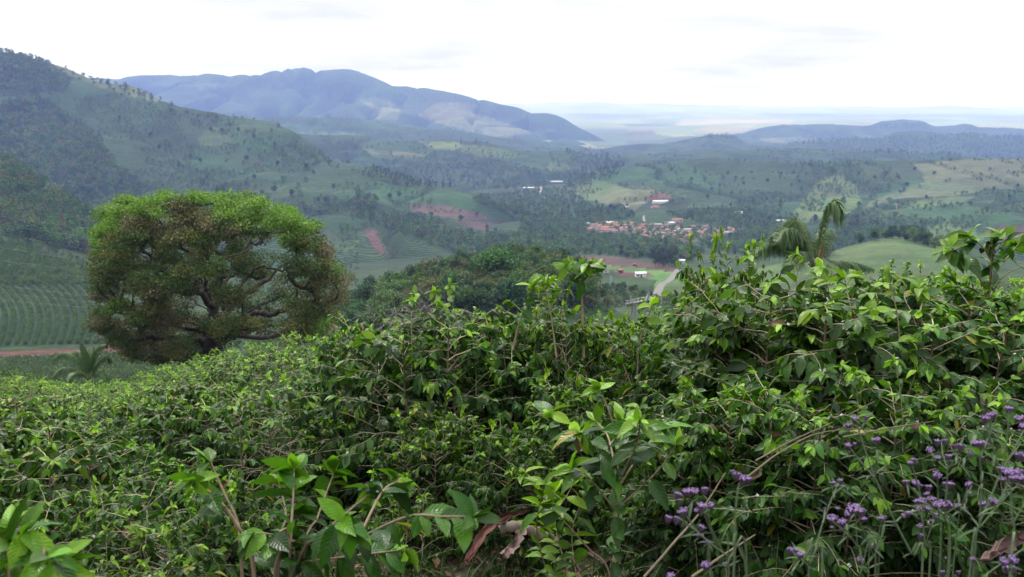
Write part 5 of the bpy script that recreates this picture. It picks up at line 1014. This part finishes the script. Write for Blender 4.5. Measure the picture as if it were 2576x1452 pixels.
for poly, n in (([(1475, 565), (1560, 566), (1590, 572), (1590, 584), (1500, 588), (1485, 578)], 400), ([(1575, 566), (1690, 562), (1760, 570), (1850, 578), (1850, 590), (1740, 592), (1600, 582)], 900), ([(1600, 584), (1680, 592), (1740, 592), (1730, 608), (1690, 610), (1620, 598)], 500)):
    for p in scatter(poly, n, 17.0, TR2, HG):
        u, v = proj(p); house(int(TR2.choice(6, p=[.36, .22, .14, .13, .06, .09])), float(u), float(v), TR2.normal(.15, .25) + (PI / 2 if TR2.random() < .25 else 0), TR2.uniform(.7, 1.05))
house(1, 1703, 559, .1, 1.3, 'red roofed hall standing at the upper edge of the town'); house(5, 1534, 566, .2, 1.3, 'white pavilion at the upper edge of the town'); house(1, 1648, 524, .2, 1.0, 'yellowish house in front of the big white shed')
def shed(u, v, w, d, h, wall, roof, rz, label):
    p = hit(u, v); return root_of('shed', house_meshes(int(u), w, d, h, wall, roof, True), label, 'shed', tuple(p), rz)
WR = (.62, .62, .63)
shed(1661, 514, 29, 16, 6, (.45, .45, .46), WR, .1, 'large white roofed warehouse below the cut red bank'); shed(1400, 460, 34, 14, 4, GREYW, WR, .1, 'long white roofed sheds at the head of the valley'); shed(1330, 476, 28, 12, 4, (.2, .2, .22), WR, .05, 'white roofed open shed on red earth beyond the woods')
shed(1611, 697, 7, 5, 2.8, (.55, .55, .53), WR, .1, 'white farm shed standing alone in the green field'); shed(1560, 687, 3.6, 3, 2.2, BRICK, RED, .3, 'tiny red roofed hut beside the farm shed'); shed(1713, 664, 6, 5, 3, WHITE, WR, -.3, 'white roof half hidden behind the thin coffee shoot'); shed(1974, 560, 30, 9, 3.5, GREYW, WR, 0, 'long low white roof beside the palm fronds')
shed(1858, 538, 12, 7, 3, WHITE, WR, .1, 'white roofed farmhouse among the trees above the town'); shed(1567, 524, 18, 8, 3, (.4, .4, .4), (.6, .58, .55), .1, 'pale roofed barn by the road to the warehouse')
def road(name, px, width, tint, lift=.5):
    pts = []
    for a, b in px:
        p = hit(a, b)
        if p is not None: pts.append(p)
    pts = spline(np.array(pts), 14 * len(pts)); d = np.gradient(pts, axis=0); d[:, 2] = 0; sd = nrm(np.cross(nrm(d), UP)); a = pts - sd * width / 2; b = pts + sd * width / 2
    for q in (a, b):
        for k in range(len(q)): q[k, 2] = drop(q[k, 0], q[k, 1]) + lift
    n = len(pts); V = np.stack([a, b], 1).reshape(-1, 3); k = np.arange(n - 1) * 2; mb = MB(); mb.add(V, np.stack([k, k + 1, k + 3, k + 2], -1), tint); tag(link(name, mb.mesh(name, M_ROAD)), kind='structure')
road('road', [(1650, 745), (1658, 728), (1675, 712), (1690, 699), (1700, 686), (1706, 678)], 4.5, (.15, .14, .13), .2)
road('dirt_track', [(1622, 558), (1619, 550), (1620, 543)], 3.5, (.20, .18, .16)); road('dirt_track', [(1355, 488), (1362, 478), (1360, 470)], 5, (.22, .19, .165))
road('dirt_track', [(2250, 512), (2256, 520), (2264, 528)], 3, (.15, .10, .075)); road('dirt_track', [(1590, 470), (1640, 478), (1700, 500)], 2.0, (.13, .09, .07))

# farm tractor in the field
p = hit(1597, 670); t_ = thing('tractor', 'small red tractor working at the edge of the ploughed field', 'tractor', tuple(p), .3)
for nm, c, sz, col in (('body', (0, 0, 1.0), (3.2, 1.1, .9), (.4, .05, .04)), ('cab', (-.7, 0, 2.0), (1.3, 1.3, 1.3), (.3, .3, .32))): q = MB(); box(q, c, sz, col); link(nm, q.mesh(nm, M_PLAIN, False), t_)
for x, y, r in ((-.9, .8, .8), (-.9, -.8, .8), (1.2, .7, .5), (1.2, -.7, .5)): q = MB(); tube(q, [(x, y - .2, r), (x, y + .2, r)], r, 12, (.03, .03, .03)); q.add([(x + r * math.cos(a), y + sg * .2, r + r * math.sin(a)) for sg in (-1, 1) for a in np.arange(4) * PI / 2], np.array([[0, 1, 2, 3], [7, 6, 5, 4]]), (.3, .05, .04)); link('wheel', q.mesh('wheel', M_PLAIN, False), t_)

# ------------------------------------------------------------------ pylons, poles and wires
def lattice(mb, a0, a1, w0, w1, n, th):
    """four-legged lattice from a0 up to a1"""
    a0, a1 = np.asarray(a0, float), np.asarray(a1, float); cs = np.array([[-1, -1], [1, -1], [1, 1], [-1, 1]])
    lv = [np.concatenate([(a0 + (a1 - a0) * t)[None, :2] + cs * ((w0 + (w1 - w0) * t) / 2), np.full((4, 1), (a0 + (a1 - a0) * t)[2])], 1) for t in np.linspace(0, 1, n + 1)]
    for k in range(4): tube(mb, [lv[0][k], lv[-1][k]], th, 4, (.40, .41, .41))
    for i in range(n):
        for k in range(4):
            tube(mb, [lv[i][k], lv[i + 1][(k + 1) % 4]], th * .6, 3, (.40, .41, .41)); tube(mb, [lv[i][(k + 1) % 4], lv[i + 1][k]], th * .6, 3, (.40, .41, .41)); tube(mb, [lv[i + 1][k], lv[i + 1][(k + 1) % 4]], th * .5, 3, (.40, .41, .41))
def beam(mb, a, b, h, n, th):
    a, b = np.asarray(a, float), np.asarray(b, float); off = [np.array([0, -h / 2, 0]), np.array([0, h / 2, 0]), np.array([0, 0, h])]; t = np.linspace(0, 1, n + 1)[:, None]; ln = [a + (b - a) * t + o for o in off]
    for l in ln: tube(mb, [l[0], l[-1]], th, 4, (.40, .41, .41))
    for i in range(n):
        for q in range(3): tube(mb, [ln[q][i], ln[(q + 1) % 3][i + 1]], th * .6, 3, (.40, .41, .41)); tube(mb, [ln[(q + 1) % 3][i], ln[q][i + 1]], th * .6, 3, (.40, .41, .41))
def pylon(label, left, right, mid_v, foot, peaks, Y, rz):
    """portal pylon: two splayed lattice legs, a cross beam, two earth-wire peaks; pixel places at distance Y"""
    b = P(*foot, Y); gzv = min(b[2], drop(b[0], b[1])); org = np.array([b[0], Y, gzv]); f = lambda q: P(*q, Y) - org
    r = thing('pylon', label, 'pylon', tuple(org), rz); A, B = f(left), f(right); mb = MB(); beam(mb, A, B, 1.1, 8, .10); link('cross_arm', mb.mesh('cross_arm', M_STEEL), r)
    for q in (.3, .7):
        top = A + (B - A) * q; base = np.array([top[0] * .35 + (q - .5) * 6, 0, -.5]); mb = MB(); lattice(mb, base, top, 1.5, .8, 8, .11); link('leg', mb.mesh('leg', M_STEEL), r)
    for pk in peaks:
        p_ = f(pk); base = A + (B - A) * (.25 if p_[0] < (A[0] + B[0]) / 2 else .75); mb = MB(); lattice(mb, base, p_, 1.0, .15, 5, .09); link('peak', mb.mesh('peak', M_STEEL), r)
    ins = []
    for q in (.03, .5, .97):
        p_ = A + (B - A) * q; mb = MB(); tube(mb, [p_, p_ + [0, 0, -.9], p_ + [0, 0, -1.8]], (.06, .1, .06), 5, (.35, .33, .32)); link('insulator', mb.mesh('insulator', M_STEEL), r); ins.append(org + p_ + [0, 0, -1.8])
    return ins, [org + f(k) for k in peaks]
iA, kA = pylon('tall steel lattice pylon behind the umbrella shaped shoot', (1452, 702), (1535, 684), 0, (1500, 760), [(1522, 650), (1462, 672)], 430, 0)
iB, kB = pylon('lower steel lattice pylon with wide portal beam above the bushes', (1573, 765), (1646, 752), 0, (1605, 830), [(1637, 720), (1582, 734)], 330, 0)
def wire(a, b, sag, label, grp='power lines crossing the valley', r=.028):
    t = np.linspace(0, 1, 40)[:, None]; pts = a + (b - a) * t; pts[:, 2] -= sag * 4 * (t * (1 - t))[:, 0]; mb = MB(); tube(mb, pts, r, 4, (.22, .22, .22)); tag(link('power_cable', mb.mesh('power_cable', M_STEEL)), label, 'cable', grp)
LW = 'thin power cable slung across the valley to the tall pylon'
for k, (ul, vl) in enumerate(((-120, 560), (-120, 600), (-120, 636))):
    wire(P(ul, vl, 330), iA[k], 9, LW)
for k, (ul, vl) in enumerate(((-120, 525), (-120, 545))): wire(P(ul, vl, 330), kA[k], 6, LW)
for k in range(3): wire(P(-200, 690 + 22 * k, 250), iB[k], 6, 'thin power cable slung low across the valley to the portal pylon', 'lower power lines crossing the valley')
for k in range(3): wire(iA[k], P(1760 + 25 * k, 812 + 6 * k, 260), 3, 'thin power cable running down from the tall pylon', 'power lines down from the tall pylon', .025)
def upole(u, vt, vb, Y, label, tint, r=.13):
    b = hit(u, vb); Y = b[1]; a = P(u, vt, Y); g = b[2]; t_ = thing('utility_pole', label, 'pole', (a[0], Y, g)); mb = MB(); tube(mb, [(0, 0, -.5), (0, 0, (a[2] - g) * .5), (0, 0, a[2] - g)], (r, r * .9, r * .75), 8, tint); link('post', mb.mesh('post', M_PLAIN), t_)
    mb = MB(); box(mb, (0, 0, a[2] - g - .5), (1.8, .12, .14), tint); link('crossbar', mb.mesh('crossbar', M_PLAIN, False), t_)
upole(1400, 682, 708, 480, 'grey utility pole standing against the wooded hill', (.4, .4, .4)); upole(1537, 694, 718, 430, 'pale blue pole beside the tall pylon', (.35, .45, .62), .3); upole(1446, 720, 742, 400, 'weathered wooden pole below the tall pylon', (.4, .34, .28), .2); upole(1750, 680, 700, 560, 'slim pole by the asphalt road', (.4, .4, .4)); upole(1664, 742, 765, 330, 'thin pole beside the portal pylon', (.4, .4, .4))

# ------------------------------------------------------------------ the air
hz, ht, ho = new_mat('haze'); pv = N(ht, 'ShaderNodeVolumePrincipled'); pv.inputs['Color'].default_value = (.31, .42, 1.0, 1); pv.inputs['Density'].default_value = 0.92e-4; pv.inputs['Absorption Color'].default_value = (1, 1, 1, 1); pv.inputs['Anisotropy'].default_value = 0.15
L(ht, pv.outputs[0], ho.inputs['Volume'])
lo = min(float(v_[:, 2].min()) for v_ in SHEET_V) - 1.0; hi = max(float(v_[:, 2].max()) for v_ in SHEET_V) + 30
mb = MB(); box(mb, (0, 10000, (lo + hi) / 2), (60000, 40000, hi - lo)); ob = tag(link('haze', mb.mesh('haze', hz, False)), kind='stuff')
print('COUNTS shrubs', len(cand), 'plant', len(PS), 'valley', len(VP), 'far', len(FARP), 'wooded', len(pts), 'haze z', lo, hi)
